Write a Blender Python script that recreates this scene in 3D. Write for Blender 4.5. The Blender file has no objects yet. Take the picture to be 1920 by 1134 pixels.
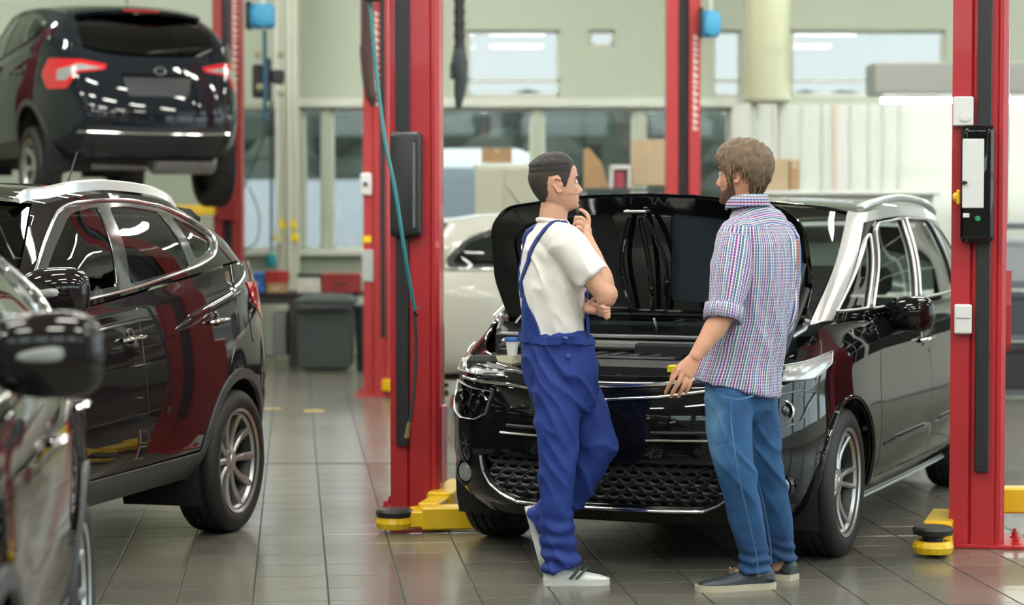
import bpy, math, random
import numpy as np
from mathutils import Vector, Matrix, noise
from mathutils.bvhtree import BVHTree
from mathutils.geometry import delaunay_2d_cdt
random.seed(7)
sc = bpy.context.scene
R_ = math.radians
# ------------------------------------------------------------------ camera, sky, light, exposure
FPX = 4200.0; CAM_H = 1.57; PITCH = math.atan(177/FPX)
cam_d = bpy.data.cameras.new('camera'); cam = bpy.data.objects.new('camera', cam_d)
sc.collection.objects.link(cam); sc.camera = cam
cam.location = (0, 0, CAM_H); cam.rotation_euler = (R_(90)-PITCH, 0, 0)
cam_d.sensor_width = 36; cam_d.lens = FPX/1920*36
cam_d.clip_end = 300
cam_d.dof.use_dof = True; cam_d.dof.focus_distance = 9.5; cam_d.dof.aperture_fstop = 2.0
world = bpy.data.worlds.new('world'); sc.world = world; world.use_nodes = True
_bg = world.node_tree.nodes['Background']; _bg.inputs[0].default_value = (0.86, 0.94, 1.0, 1); _bg.inputs[1].default_value = 2.2
sc.view_settings.view_transform = 'Standard'; sc.view_settings.look = 'None'
sc.view_settings.gamma = 1; sc.view_settings.use_curve_mapping = False
sc.view_settings.exposure = 1.0
sc.cycles.use_denoising = True
sc.cycles.max_bounces = 8; sc.cycles.transparent_max_bounces = 16; sc.cycles.caustics_reflective = False; sc.cycles.caustics_refractive = False
sc.cycles.sample_clamp_indirect = 6
def area_light(name, loc, rot, sx, sy, power, col=(1, 1, 1), portal=False):
    d = bpy.data.lights.new(name, 'AREA'); d.shape = 'RECTANGLE'; d.size = sx; d.size_y = sy; d.energy = power; d.color = col
    if portal: d.cycles.is_portal = True
    o = bpy.data.objects.new(name, d); sc.collection.objects.link(o); o.location = loc; o.rotation_euler = rot; return o
ROOM = dict(x0=-9.0, x1=8.0, y0=-3.0, y1=24.0, h=5.4)
# daylight enters through the glazed shop front behind the camera and the tall windows on the right (portals guide the sky light)
area_light('front_glazing_portal', (-0.5, -2.95, 3.7), (R_(90), 0, 0), 13, 1.0, 1, portal=True)
area_light('side_window_portal', (7.95, 11.3, 2.4), (0, R_(90), 0), 4.0, 20.5, 1, portal=True)

# ------------------------------------------------------------------ helpers
C = sc.collection.objects
def link(o, parent=None):
    C.link(o)
    if parent is not None: o.parent = parent
    return o
def mesh_obj(name, V, F, m=None, parent=None, smooth=False, loc=None, angle=None):
    me = bpy.data.meshes.new(name); me.from_pydata([tuple(map(float, v)) for v in V], [], F); me.update()
    if m is not None: me.materials.append(m)
    if smooth:
        me.polygons.foreach_set('use_smooth', [True]*len(me.polygons))
        if angle is not None:
            try: me.set_sharp_from_angle(angle=R_(angle))
            except Exception: pass
    o = bpy.data.objects.new(name, me); link(o, parent)
    if loc is not None: o.location = loc
    return o
def thing(name, label, cat, loc=(0, 0, 0), rz=0, group=None):
    o = bpy.data.objects.new(name, None); o.empty_display_size = .1; C.link(o); o.location = loc; o.rotation_euler = (0, 0, rz)
    return tag(o, label, cat, group)
def tag(o, label, cat, group=None):
    o['label'] = label; o['category'] = cat
    if group: o['group'] = group
    return o
def struct(o): o['kind'] = 'structure'; return o
def stuff(o): o['kind'] = 'stuff'; return o
def copy_tree(o, parent=None):
    kids = list(o.children); c = o.copy(); C.link(c)
    if parent is not None: c.parent = parent
    for k in kids: copy_tree(k, c)
    return c
class MB:
    """collects shapes into one mesh"""
    def __init__(s): s.V = []; s.F = []
    def add(s, V, F, M=None):
        n = len(s.V)
        for v in V:
            v = Vector(v)
            if M is not None: v = M @ v
            s.V.append(tuple(v))
        s.F += [tuple(i+n for i in f) for f in F]; return s
    def box(s, x0, x1, y0, y1, z0, z1, b=0, M=None):
        if b <= 0:
            V = [(x, y, z) for z in (z0, z1) for y in (y0, y1) for x in (x0, x1)]
            return s.add(V, [(0, 2, 3, 1), (4, 5, 7, 6), (0, 1, 5, 4), (2, 6, 7, 3), (0, 4, 6, 2), (1, 3, 7, 5)], M)
        V = []; idx = {}
        for i, x in enumerate((x0, x1)):
            for j, y in enumerate((y0, y1)):
                for k, z in enumerate((z0, z1)):
                    dx = b if i == 0 else -b; dy = b if j == 0 else -b; dz = b if k == 0 else -b
                    for ax, p in enumerate(((x, y+dy, z+dz), (x+dx, y, z+dz), (x+dx, y+dy, z))):
                        idx[i, j, k, ax] = len(V); V.append(p)
        F = []
        g = lambda i, j, k, a: idx[i, j, k, a]
        for a in range(3):
            for side in (0, 1):
                q = []
                for (p, r) in ((0, 0), (1, 0), (1, 1), (0, 1)):
                    t = [p, r]; t.insert(a, side); q.append(g(*t, a))
                if (side == 0) != (a == 1): q.reverse()
                F.append(tuple(q))
        for a in range(3):  # edges parallel to axis a
            o1, o2 = [x for x in range(3) if x != a]
            for p in (0, 1):
                for r in (0, 1):
                    def c(e):
                        t = [0, 0, 0]; t[a] = e; t[o1] = p; t[o2] = r; return t
                    q = [g(*c(0), o1), g(*c(1), o1), g(*c(1), o2), g(*c(0), o2)]
                    F.append(tuple(q))
        for i in (0, 1):
            for j in (0, 1):
                for k in (0, 1): F.append((g(i, j, k, 0), g(i, j, k, 1), g(i, j, k, 2)))
        cx = Vector(((x0+x1)/2, (y0+y1)/2, (z0+z1)/2)); out = []
        for f in F:
            P = [Vector(V[t]) for t in f]; n = (P[1]-P[0]).cross(P[2]-P[0]); m = sum(P, Vector())/len(P)-cx
            out.append(f if n.dot(m) > 0 else tuple(reversed(f)))
        return s.add(V, out, M)
    def prism(s, poly, d0, d1, axis='y', M=None):
        """extrude a 2D polygon; axis is the extrusion axis, poly in the remaining two (x,z), (y,z) or (x,y)"""
        n = len(poly); mk = {'y': lambda a, b, d: (a, d, b), 'x': lambda a, b, d: (d, a, b), 'z': lambda a, b, d: (a, b, d)}[axis]
        V = [mk(a, b, d0) for a, b in poly]+[mk(a, b, d1) for a, b in poly]
        F = [tuple(range(n)), tuple(range(2*n-1, n-1, -1))]+[(i, i+n, (i+1) % n+n, (i+1) % n) for i in range(n)]
        return s.add(V, F, M)
    def lathe(s, prof, n=32, M=None, cap=True):
        """prof: (r, z) bottom to top round z"""
        V = []; F = []
        for r, z in prof: V += [(r*math.cos(2*math.pi*i/n), r*math.sin(2*math.pi*i/n), z) for i in range(n)]
        for j in range(len(prof)-1):
            for i in range(n): a = j*n+i; b = j*n+(i+1) % n; F.append((a, b, b+n, a+n))
        if cap:
            if prof[0][0] > 1e-5: F.append(tuple(reversed(range(n))))
            if prof[-1][0] > 1e-5: F.append(tuple(range((len(prof)-1)*n, len(prof)*n)))
        return s.add(V, F, M)
    def tube(s, pts, r, n=8, closed=False, cap=True, flat=1.0, up=None, M=None):
        pts = [Vector(p) for p in pts]; N = len(pts); rr = r if hasattr(r, '__len__') else [r]*N
        V = []; F = []; prev = None
        for i, p in enumerate(pts):
            if closed: t = pts[(i+1) % N]-pts[i-1]
            else: t = pts[min(i+1, N-1)]-pts[max(i-1, 0)]
            t = t.normalized() if t.length > 1e-9 else Vector((0, 0, 1))
            if up is not None: u = Vector(up[i] if isinstance(up, list) else up)
            elif prev is None: u = Vector((0, 0, 1)) if abs(t.z) < .9 else Vector((1, 0, 0))
            else: u = prev
            a = t.cross(u)
            a = a.normalized() if a.length > 1e-6 else Vector((1, 0, 0))
            b = a.cross(t).normalized(); prev = b
            for k in range(n):
                an = 2*math.pi*k/n; V.append(tuple(p+a*math.cos(an)*rr[i]+b*math.sin(an)*rr[i]*flat))
        for i in range(N if closed else N-1):
            for k in range(n):
                a = i*n+k; b = i*n+(k+1) % n; c = ((i+1) % N)*n; F.append((a, b, c+(k+1) % n, c+k))
        if cap and not closed: F += [tuple(reversed(range(n))), tuple(range((N-1)*n, N*n))]
        return s.add(V, F, M)
    def ell(s, c, r, n=20, m=12, M=None, e=1.0):
        V = []; F = []
        sg = lambda x: math.copysign(abs(x)**e, x)
        for j in range(m+1):
            th = math.pi*j/m
            for i in range(n):
                ph = 2*math.pi*i/n
                V.append((c[0]+r[0]*sg(math.sin(th))*sg(math.cos(ph)), c[1]+r[1]*sg(math.sin(th))*sg(math.sin(ph)), c[2]-r[2]*sg(math.cos(th))))
        for j in range(m):
            for i in range(n): a = j*n+i; b = j*n+(i+1) % n; F.append((a, b, b+n, a+n))
        return s.add(V, F, M)
    def build(s, name, m=None, parent=None, smooth=False, angle=35, loc=None): return mesh_obj(name, s.V, s.F, m, parent, smooth, loc, angle if smooth else None)
def crv(pts, n=8, closed=False):
    """catmull-rom through 3D points"""
    P = [Vector(p) for p in pts]; out = []; N = len(P)
    rng = range(N) if closed else range(N-1)
    for i in rng:
        p0 = P[i-1] if (closed or i > 0) else P[0]*2-P[1]; p1 = P[i]; p2 = P[(i+1) % N]
        p3 = P[(i+2) % N] if (closed or i+2 < N) else P[-1]*2-P[-2]
        for k in range(n):
            t = k/n; out.append(.5*((2*p1)+(p2-p0)*t+(2*p0-5*p1+4*p2-p3)*t*t+(3*p1-p0-3*p2+p3)*t**3))
    if not closed: out.append(P[-1])
    return out
# ------------------------------------------------------------------ materials
MAT = {}
def pbr(name, col, rough=.5, metal=0., coat=0., spec=.5, emit=None, es=0., bump=None, var=None, alpha=None):
    """bump=(scale,strength[,distance]); var=(scale,amount) mixes towards darker/lighter"""
    if name in MAT: return MAT[name]
    m = bpy.data.materials.new(name); m.use_nodes = True; nt = m.node_tree; b = nt.nodes['Principled BSDF']
    b.inputs['Base Color'].default_value = (*col, 1); b.inputs['Roughness'].default_value = rough; b.inputs['Metallic'].default_value = metal
    b.inputs['Coat Weight'].default_value = coat; b.inputs['Coat Roughness'].default_value = .03; b.inputs['Specular IOR Level'].default_value = spec
    if emit: b.inputs['Emission Color'].default_value = (*emit, 1); b.inputs['Emission Strength'].default_value = es
    tc = None
    if bump or var: tc = nt.nodes.new('ShaderNodeTexCoord')
    if var:
        n = nt.nodes.new('ShaderNodeTexNoise'); n.inputs['Scale'].default_value = var[0]; n.inputs['Detail'].default_value = 5
        nt.links.new(tc.outputs['Object'], n.inputs['Vector'])
        mx = nt.nodes.new('ShaderNodeMix'); mx.data_type = 'RGBA'; nt.links.new(n.outputs['Fac'], mx.inputs[0])
        mx.inputs[6].default_value = (*[c*(1-var[1]) for c in col], 1); mx.inputs[7].default_value = (*[min(1, c*(1+var[1])) for c in col], 1)
        nt.links.new(mx.outputs[2], b.inputs['Base Color'])
    if bump:
        n = nt.nodes.new('ShaderNodeTexNoise'); n.inputs['Scale'].default_value = bump[0]; n.inputs['Detail'].default_value = 4
        nt.links.new(tc.outputs['Object'], n.inputs['Vector'])
        bp = nt.nodes.new('ShaderNodeBump'); bp.inputs['Strength'].default_value = bump[1]; bp.inputs['Distance'].default_value = bump[2] if len(bump) > 2 else .002
        nt.links.new(n.outputs['Fac'], bp.inputs['Height']); nt.links.new(bp.outputs['Normal'], b.inputs['Normal'])
    MAT[name] = m; return m
def glass(name, tint=(.5, .55, .55), fres=1.5, rough=.0):
    """thin sheet glass: tinted transparency plus fresnel mirror"""
    if name in MAT: return MAT[name]
    m = bpy.data.materials.new(name); m.use_nodes = True; nt = m.node_tree; nt.nodes.clear()
    o = nt.nodes.new('ShaderNodeOutputMaterial'); t = nt.nodes.new('ShaderNodeBsdfTransparent'); g = nt.nodes.new('ShaderNodeBsdfGlossy')
    f = nt.nodes.new('ShaderNodeFresnel'); x = nt.nodes.new('ShaderNodeMixShader')
    t.inputs[0].default_value = (*tint, 1); g.inputs[0].default_value = (1, 1, 1, 1); g.inputs['Roughness'].default_value = rough; f.inputs[0].default_value = fres
    nt.links.new(f.outputs[0], x.inputs[0]); nt.links.new(t.outputs[0], x.inputs[1]); nt.links.new(g.outputs[0], x.inputs[2]); nt.links.new(x.outputs[0], o.inputs[0])
    MAT[name] = m; return m
red = pbr('post_red', (.43, .018, .026), .38, coat=.2, bump=(60, .05), var=(3, .12))
red2 = pbr('post_red_faded', (.42, .03, .035), .45, var=(4, .12))
yellow = pbr('arm_yellow', (.80, .52, .01), .35, coat=.3, var=(8, .10))
blackpl = pbr('black_plastic', (.014, .015, .018), .42, bump=(300, .08))
blackgl = pbr('black_gloss', (.005, .005, .006), .3, coat=1, spec=0.)
rubber = pbr('rubber', (.010, .010, .011), .62, bump=(90, .15))
rubber_b = pbr('rubber_pad', (.015, .014, .014), .35, bump=(60, .2))
chrome = pbr('chrome', (.86, .87, .86), .10, 1)
satin = pbr('satin_silver', (.68, .69, .69), .28, .9, coat=.4)
alloy = pbr('alloy', (.50, .51, .50), .32, .85)
alloy_d = pbr('alloy_dark', (.025, .025, .027), .5, .3)
steel = pbr('steel', (.35, .35, .36), .4, .9, var=(20, .3))
white_pl = pbr('white_plastic', (.72, .73, .72), .4)
cream = pbr('cream_metal', (.50, .53, .42), .5, var=(2, .06))
wallm = pbr('wall_panel', (.40, .455, .365), .55, bump=(40, .05), var=(1.2, .05))
walll = pbr('wall_pale', (.62, .66, .62), .55, var=(1.0, .04))
framem = pbr('window_frame_paint', (.58, .62, .56), .45, var=(3, .05))
paint_mpv = pbr('car_paint_black', (.004, .0045, .0055), .4, coat=1, spec=.0)
paint_suv = pbr('car_paint_dark_brown', (.011, .0085, .009), .4, coat=1, spec=.0)
paint_near = pbr('car_paint_dark_grey', (.05, .05, .052), .25, .6, coat=1)
paint_lift = pbr('car_paint_black_blue', (.008, .011, .016), .4, coat=1, spec=0.)
paint_white = pbr('car_paint_beige_white', (.42, .42, .37), .35, coat=.8)
dark = pbr('dark_interior', (.012, .012, .013), .8)
cladding = pbr('grey_cladding', (.045, .048, .05), .5, bump=(400, .1))
seatm = pbr('seat_cloth', (.03, .03, .032), .85, bump=(300, .2))
# ------------------------------------------------------------------ car surfaces
def herm(P, n, mirror):
    P = np.asarray(P, float); K = len(P)
    m = np.array([1, -1, 1.])
    if mirror: E = np.vstack([P[1]*m, P, P[-2]*m])
    else: E = np.vstack([2*P[0]-P[1], P, 2*P[-1]-P[-2]])
    out = []
    for i in range(1, K):
        p0, p1, p2, p3 = E[i-1], E[i], E[i+1], E[i+2]
        d0, d1, d2 = [max(1e-4, np.linalg.norm(b-a)) for a, b in ((p0, p1), (p1, p2), (p2, p3))]
        m1 = (p2-p0)/(d0+d1)*d1; m2 = (p3-p1)/(d1+d2)*d1
        # limit overshoot
        for k in range(n):
            t = k/n; out.append((2*t**3-3*t*t+1)*p1+(t**3-2*t*t+t)*m1+(-2*t**3+3*t*t)*p2+(t**3-t*t)*m2)
    out.append(P[-1]); return np.array(out)
class Loft:
    def __init__(s, rings, nu=10, nv=8, mirror=True):
        A = np.array([herm(r, nu, mirror) for r in rings])
        U = A.shape[1]
        s.G = np.array([herm(A[:, i, :], nv, False) for i in range(U)]).transpose(1, 0, 2)
        s.V, s.U = s.G.shape[0], U
        Gm = s.G*np.array([1, -1, 1.])
        if mirror: ext = np.concatenate([Gm[:, 1:2], s.G, Gm[:, -2:-1]], 1)
        else: ext = np.concatenate([2*s.G[:, :1]-s.G[:, 1:2], s.G, 2*s.G[:, -1:]-s.G[:, -2:-1]], 1)
        du = ext[:, 2:]-ext[:, :-2]; dv = np.gradient(s.G, axis=0)
        n = np.cross(du, dv); n /= np.maximum(1e-9, np.linalg.norm(n, axis=2, keepdims=True))
        c = np.array([s.G[:, :, 0].mean(), 0, s.G[:, :, 2].min()-.5])
        flip = np.sign((n*(s.G-c)).sum(2).mean()); s.N = n*(flip if flip else 1)
        s.su = np.linalg.norm(np.diff(s.G, axis=1), axis=2).sum(1).mean()/(U-1)
        s.sv = np.linalg.norm(np.diff(s.G, axis=0), axis=2).sum(0).mean()/(s.V-1)
        vs = [Vector(p) for p in s.G.reshape(-1, 3)]; F = []
        for j in range(s.V-1):
            for i in range(U-1): a = j*U+i; F += [(a, a+1, a+U+1), (a, a+U+1, a+U)]
        s.F = F; s.bvh = BVHTree.FromPolygons(vs, F)
    def find(s, view, a, b):
        sg = 1
        if view == 'S': o = Vector((a, 3, b)); d = Vector((0, -1, 0))
        elif view == 'F': sg = -1 if a < 0 else 1; o = Vector((-3, abs(a), b)); d = Vector((1, 0, 0))
        elif view == 'R': sg = -1 if a < 0 else 1; o = Vector((9, abs(a), b)); d = Vector((-1, 0, 0))
        elif view == 'T': sg = -1 if b < 0 else 1; o = Vector((a, abs(b), 4)); d = Vector((0, 0, -1))
        loc, nn, idx, _ = s.bvh.ray_cast(o, d)
        if loc is None:
            q = {'S': Vector((a, .9, b)), 'F': Vector((0, abs(a), b)), 'R': Vector((4.5, abs(a), b)), 'T': Vector((a, abs(b), 1.2))}[view]
            loc, nn, idx, _ = s.bvh.find_nearest(q)
        cell = idx//2; j, i = divmod(cell, s.U-1)
        P = s.G[j:j+2, i:i+2]; p = np.array(loc)
        # invert bilinear via least squares on the triangle
        if idx % 2 == 0: M = np.stack([P[0, 1]-P[0, 0], P[1, 1]-P[0, 1]], 1)
        else: M = np.stack([P[1, 1]-P[1, 0], P[1, 0]-P[0, 0]], 1)
        x, *_ = np.linalg.lstsq(M, p-P[0, 0], rcond=None)
        x = np.clip(x, 0, 1); u = i+x[0]; v = j+x[1]
        if sg < 0: u = (2*(s.U-1)-u) if view == 'R' or (view == 'T' and a > 2.3) else -u
        return u, v
    def ev(s, u, v):
        L = s.U-1; m = 1.0
        if u < 0: u = -u; m = -1.0
        elif u > L: u = 2*L-u; m = -1.0
        v = min(max(v, 0), s.V-1-1e-6); u = min(max(u, 0), L-1e-6)
        i, j = int(u), int(v); fu, fv = u-i, v-j
        w = ((1-fu)*(1-fv), fu*(1-fv), (1-fu)*fv, fu*fv)
        p = s.G[j, i]*w[0]+s.G[j, i+1]*w[1]+s.G[j+1, i]*w[2]+s.G[j+1, i+1]*w[3]
        n = s.N[j, i]*w[0]+s.N[j, i+1]*w[1]+s.N[j+1, i]*w[2]+s.N[j+1, i+1]*w[3]
        return Vector((p[1]*m, p[0], p[2])), Vector((n[1]*m, n[0], n[2])).normalized()   # car local: X lateral, Y back, Z up
def dens(L, spec, h=.035, closed=True):
    """spec: list of (view,a,b) -> dense list of uv"""
    out = []; N = len(spec)
    for i in range(N if closed else N-1):
        p, q = spec[i], spec[(i+1) % N]
        if p[0] == q[0]:
            d = math.hypot(q[1]-p[1], q[2]-p[2]); n = max(1, int(math.ceil(d/h)))
            for k in range(n): t = k/n; out.append(L.find(p[0], p[1]+(q[1]-p[1])*t, p[2]+(q[2]-p[2])*t))
        else:
            u0, v0 = L.find(*p); u1, v1 = L.find(*q)
            if abs(u1-u0) > L.U: u1 = 2*(L.U-1)-u1 if u1 < u0 else u1
            d = math.hypot((u1-u0)*L.su, (v1-v0)*L.sv); n = max(1, int(math.ceil(d/h)))
            for k in range(n): t = k/n; out.append((u0+(u1-u0)*t, v0+(v1-v0)*t))
    if not closed: out.append(L.find(*spec[-1]))
    return out
def rnd(pts, r, n=4):
    """round the corners of a 2D polygon"""
    out = []; N = len(pts)
    for i in range(N):
        p = Vector(pts[i][:2]); a = Vector(pts[i-1][:2]); b = Vector(pts[(i+1) % N][:2])
        rr = r[i] if hasattr(r, '__len__') else r
        da, db = (a-p), (b-p); k = min(rr, da.length*.45, db.length*.45)
        if k < 1e-4: out.append(tuple(p)); continue
        s, e = p+da.normalized()*k, p+db.normalized()*k
        for j in range(n+1): t = j/n; out.append(tuple(s*(1-t)**2+p*2*t*(1-t)+e*t*t))
    return out
def vw(view, pts): return [(view, a, b) for a, b in pts]
def inpoly(x, y, P):
    c = False; n = len(P); j = n-1
    for i in range(n):
        xi, yi = P[i]; xj, yj = P[j]
        if (yi > y) != (yj > y) and x < (xj-xi)*(y-yi)/(yj-yi)+xi: c = not c
        j = i
    return c
def surf_mesh(name, L, uv, holes=(), off=0., skirt=.015, h=.05, mirror=False, bow=0.):
    P = [(u*L.su, v*L.sv) for u, v in uv]; HP = [[(u*L.su, v*L.sv) for u, v in q] for q in holes]
    pts = []; edges = []
    for loop in [P]+HP:
        n0 = len(pts); pts += loop; edges += [(n0+i, n0+(i+1) % len(loop)) for i in range(len(loop))]
    bp = np.array(pts); x0, y0 = bp.min(0); x1, y1 = bp.max(0)
    gx = np.arange(x0+h/2, x1, h); gy = np.arange(y0+h/2, y1, h); extra = []
    for iy, y in enumerate(gy):
        for x in gx+(h*.25 if iy % 2 else 0):
            if inpoly(x, y, P) and not any(inpoly(x, y, q) for q in HP) and ((bp-[x, y])**2).sum(1).min() > (h*.45)**2: extra.append((x, y))
    vv, ee, ff, *_ = delaunay_2d_cdt([Vector(p) for p in pts+extra], edges, [], 0, 1e-5)
    tri = []
    for f in ff:
        cx = sum(vv[i].x for i in f)/3; cy = sum(vv[i].y for i in f)/3
        if inpoly(cx, cy, P) and not any(inpoly(cx, cy, q) for q in HP): tri.append(tuple(f))
    V = []; N = []; sx = -1 if mirror else 1
    for q in vv:
        p, n = L.ev(q.x/L.su, q.y/L.sv); p = p+n*off; V.append(Vector((p.x*sx, p.y, p.z))); N.append(Vector((n.x*sx, n.y, n.z)))
    cnt = {}; T = []
    for t in tri:
        a, b, c = (V[i] for i in t); fn = (b-a).cross(c-a)
        if fn.dot(N[t[0]]+N[t[1]]+N[t[2]]) < 0: t = (t[0], t[2], t[1])
        T.append(t)
        for i in range(3): e = (t[i], t[(i+1) % 3]); cnt[e] = cnt.get(e, 0)+1
    F = list(T); LN = [N[i] for t in T for i in t]
    if skirt > 0:
        bn = {}
        for (a, b) in list(cnt):
            if (b, a) not in cnt:
                for k in (a, b):
                    if k not in bn: bn[k] = len(V); V.append(V[k]-N[k]*skirt)
                q = (b, a, bn[a], bn[b]); F.append(q)
                fn = (V[a]-V[b]).cross(V[bn[a]]-V[b])
                fn = fn.normalized() if fn.length > 1e-12 else N[a]
                LN += [(fn*.6+N[b]).normalized(), (fn*.6+N[a]).normalized(), fn, fn]
    me = bpy.data.meshes.new(name); me.from_pydata([tuple(v) for v in V], [], F)
    me.polygons.foreach_set('use_smooth', [True]*len(F))
    me.normals_split_custom_set([tuple(n) for n in LN]); me.update()
    return me
def panel(car, name, L, spec, m, holes=(), off=0., skirt=.015, h=.05, both=True, parent=None, label=None):
    """spec: [(view,a,b)...]; holes: list of specs. both: make the mirrored twin as well"""
    uv = dens(L, spec); hs = [dens(L, q) for q in holes]; out = []
    for mir in ((False, True) if both else (False,)):
        me = surf_mesh(name, L, uv, hs, off, skirt, h, mir); me.materials.append(m)
        o = bpy.data.objects.new(name, me); link(o, (parent[1 if mir else 0] if isinstance(parent, (list, tuple)) else parent) or car); out.append(o)
        if label: o['label'] = label
    return out
def trim(car, name, L, spec, m, w=.012, t=.006, off=.003, closed=False, both=True, parent=None, label=None, taper=False):
    uv = dens(L, spec, .03, closed); out = []
    P = [L.ev(*q) for q in uv]
    for sx in ((1, -1) if both else (1,)):
        pts = [Vector((p.x*sx, p.y, p.z))+Vector((n.x*sx, n.y, n.z))*off for p, n in P]; ups = [Vector((n.x*sx, n.y, n.z)) for p, n in P]
        b = MB(); nn = len(pts)
        rr = [w/2*(min(1, .25+4*min(i, nn-1-i)/nn) if taper else 1) for i in range(nn)]
        b.tube(pts, rr, 8, closed, True, t/w*2, ups)
        o = b.build(name, m, (parent[0 if sx > 0 else 1] if isinstance(parent, (list, tuple)) else parent) or car, True, 60); out.append(o)
        if label: o['label'] = label
    return out
def loft_inner(car, name, L, d, m, drop=None, v0=0):
    """dark inner shell, offset inward; drop(s,z)->True removes faces"""
    V = []; F = []; U = L.U
    full = [(j, i, sg) for sg in (1, -1) for j in range(v0, L.V, 2) for i in range(0, U, 2)]
    js = list(range(v0, L.V, 2)); is_ = list(range(0, U, 2)); nI = len(is_); nJ = len(js)
    for sg in (1, -1):
        for j in js:
            for i in is_:
                p = L.G[j, i]-L.N[j, i]*d; V.append((p[1]*sg, p[0], p[2]))
    for k, sg in enumerate((1, -1)):
        for a in range(nJ-1):
            for b in range(nI-1):
                q = L.G[js[a], is_[b]]; q2 = L.G[js[a+1], is_[b+1]]
                if drop and drop((q[0]+q2[0])/2, (q[2]+q2[2])/2, (q[1]+q2[1])/2): continue
                n0 = k*nI*nJ+a*nI+b; f = (n0, n0+1, n0+nI+1, n0+nI); F.append(f if sg < 0 else tuple(reversed(f)))
    return mesh_obj(name, V, F, m, car, True)
def make_wheel(car, x, y, z, side, R, rimR, W, style, proto={}):
    key = (R, rimR, W, style)
    out = Matrix.Rotation(R_(90)*side, 4, 'Y')  # lathe axis z -> outward lateral
    if key not in proto:
        d = {}
        hw = W/2
        prof = [(rimR-.012, -hw*.80), (rimR+.01, -hw*.93), (R*.86, -hw), (R-.018, -hw*.90), (R-.004, -hw*.78), (R, -hw*.62)]
        for g in (-.42, 0, .42): prof += [(R, hw*(g-.07)), (R-.008, hw*(g-.05)), (R-.008, hw*(g+.05)), (R, hw*(g+.07))]
        prof += [(R, hw*.62), (R-.004, hw*.78), (R-.018, hw*.90), (R-.035, hw*.97), (R*.86, hw), (rimR+.022, hw*.97), (rimR+.012, hw*.90), (rimR+.002, hw*.86), (rimR-.012, hw*.80)]
        d['tyre'] = MB().lathe(prof, 64, cap=False)
        rim = MB().lathe([(rimR-.02, -hw*.8), (rimR-.03, -hw*.3), (rimR-.045, 0), (rimR-.035, hw*.55), (rimR-.018, hw*.72), (rimR-.008, hw*.86), (rimR+.006, hw*.90), (rimR+.006, hw*.82), (rimR-.012, hw*.78)], 64, cap=False)
        d['rim'] = rim
        d['lip'] = MB().lathe([(rimR-.024, hw*.66), (rimR-.012, hw*.80), (rimR-.004, hw*.89), (rimR+.009, hw*.93), (rimR+.010, hw*.86)], 64, cap=False)
        sp = []
        n = {'ten': 10, 'twin': 5, 'disc': 7}[style]
        def spoke(a0, a1, w0, w1, z0=hw*.52, z1=hw*.76):
            b = MB(); r0, r1 = .040, rimR-.014
            V = []
            segs = 6
            for k in range(segs+1):
                t = k/segs; r = r0+(r1-r0)*t; a = a0+(a1-a0)*t; w = w0+(w1-w0)*t; zt = z0+(z1-z0)*t-.016*math.sin(math.pi*t)
                c, s_ = math.cos(a), math.sin(a)
                for (ww, zz) in ((-w, -.030), (-w, -.004), (-w*.45, .003), (w*.45, .003), (w, -.004), (w, -.030)):
                    V.append((r*c-ww*s_, r*s_+ww*c, zt+zz))
            F = []
            for k in range(segs):
                for q in range(6): a_ = k*6+q; b_ = k*6+(q+1) % 6; F.append((a_, b_, b_+6, a_+6))
            b.add(V, F); return b
        for k in range(n):
            A = 2*math.pi*k/n+.3
            if style == 'twin': sp += [spoke(A-.16, A-.19, .013, .011), spoke(A+.16, A+.19, .013, .011)]
            elif style == 'ten': sp += [spoke(A, A+.02, .014, .020)]
            else: sp += [spoke(A, A, .022, .030)]
        d['spokes'] = sp
        d['hub'] = MB().lathe([(.062, hw*.30), (.062, hw*.50), (.050, hw*.56), (.030, hw*.585), (.028, hw*.62), (.0, hw*.63)], 32)
        d['disc'] = MB().lathe([(rimR*.74, -.012), (rimR*.74, .006), (.07, .008), (.06, .03), (0, .03)], 32)
        d['nut'] = [MB().lathe([(.010, 0), (.010, .012), (0, .013)], 8) for _ in range(1)]
        proto[key] = {k: ([b.V and b for b in v] if isinstance(v, list) else v) for k, v in d.items()}
        pm = {}
        pm['wheel'] = mesh_of('wheel', d['tyre'], rubber, 50); pm['rim'] = mesh_of('rim', rim, alloy_d, 40); pm['rim_lip'] = mesh_of('rim_lip', d['lip'], alloy, 40)
        pm['spoke'] = [mesh_of('spoke', b, alloy, 35) for b in sp]; pm['hub_cap'] = mesh_of('hub_cap', d['hub'], alloy, 40)
        pm['brake_disc'] = mesh_of('brake_disc', d['disc'], alloy_d, 40)
        proto[key] = pm
    pm = proto[key]
    w = bpy.data.objects.new('wheel', pm['wheel']); link(w, car); w.location = (x, y, z); w.rotation_euler = (0, R_(90)*side, 0)
    for nm in ('rim', 'rim_lip', 'hub_cap', 'brake_disc'): link(bpy.data.objects.new(nm, pm[nm]), w)
    for s_ in pm['spoke']: link(bpy.data.objects.new('spoke', s_), w)
    return w
def mesh_of(name, b, m, angle=35):
    me = bpy.data.meshes.new(name); me.from_pydata(b.V, [], b.F); me.materials.append(m); me.update()
    me.polygons.foreach_set('use_smooth', [True]*len(me.polygons))
    me.set_sharp_from_angle(angle=R_(angle)); return me
def seat(car, x, y, z, rear=False, w=.25):
    b = MB(); b.box(x-w, x+w, y-.25, y+.27, z, z+.16, .04)
    M = Matrix.Translation((x, y+.30, z+.10)) @ Matrix.Rotation(R_(-14), 4, 'X')
    b.box(-w, w, -.06, .08, 0, .58, .04, M)
    o = b.build('seat', seatm, car, True, 40)
    h = MB(); h.box(-.12 if w < .3 else -w*.8, .12 if w < .3 else w*.8, -.05, .05, .60, .76, .035, M); h.build('headrest', seatm, o, True, 40)
    return o
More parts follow.
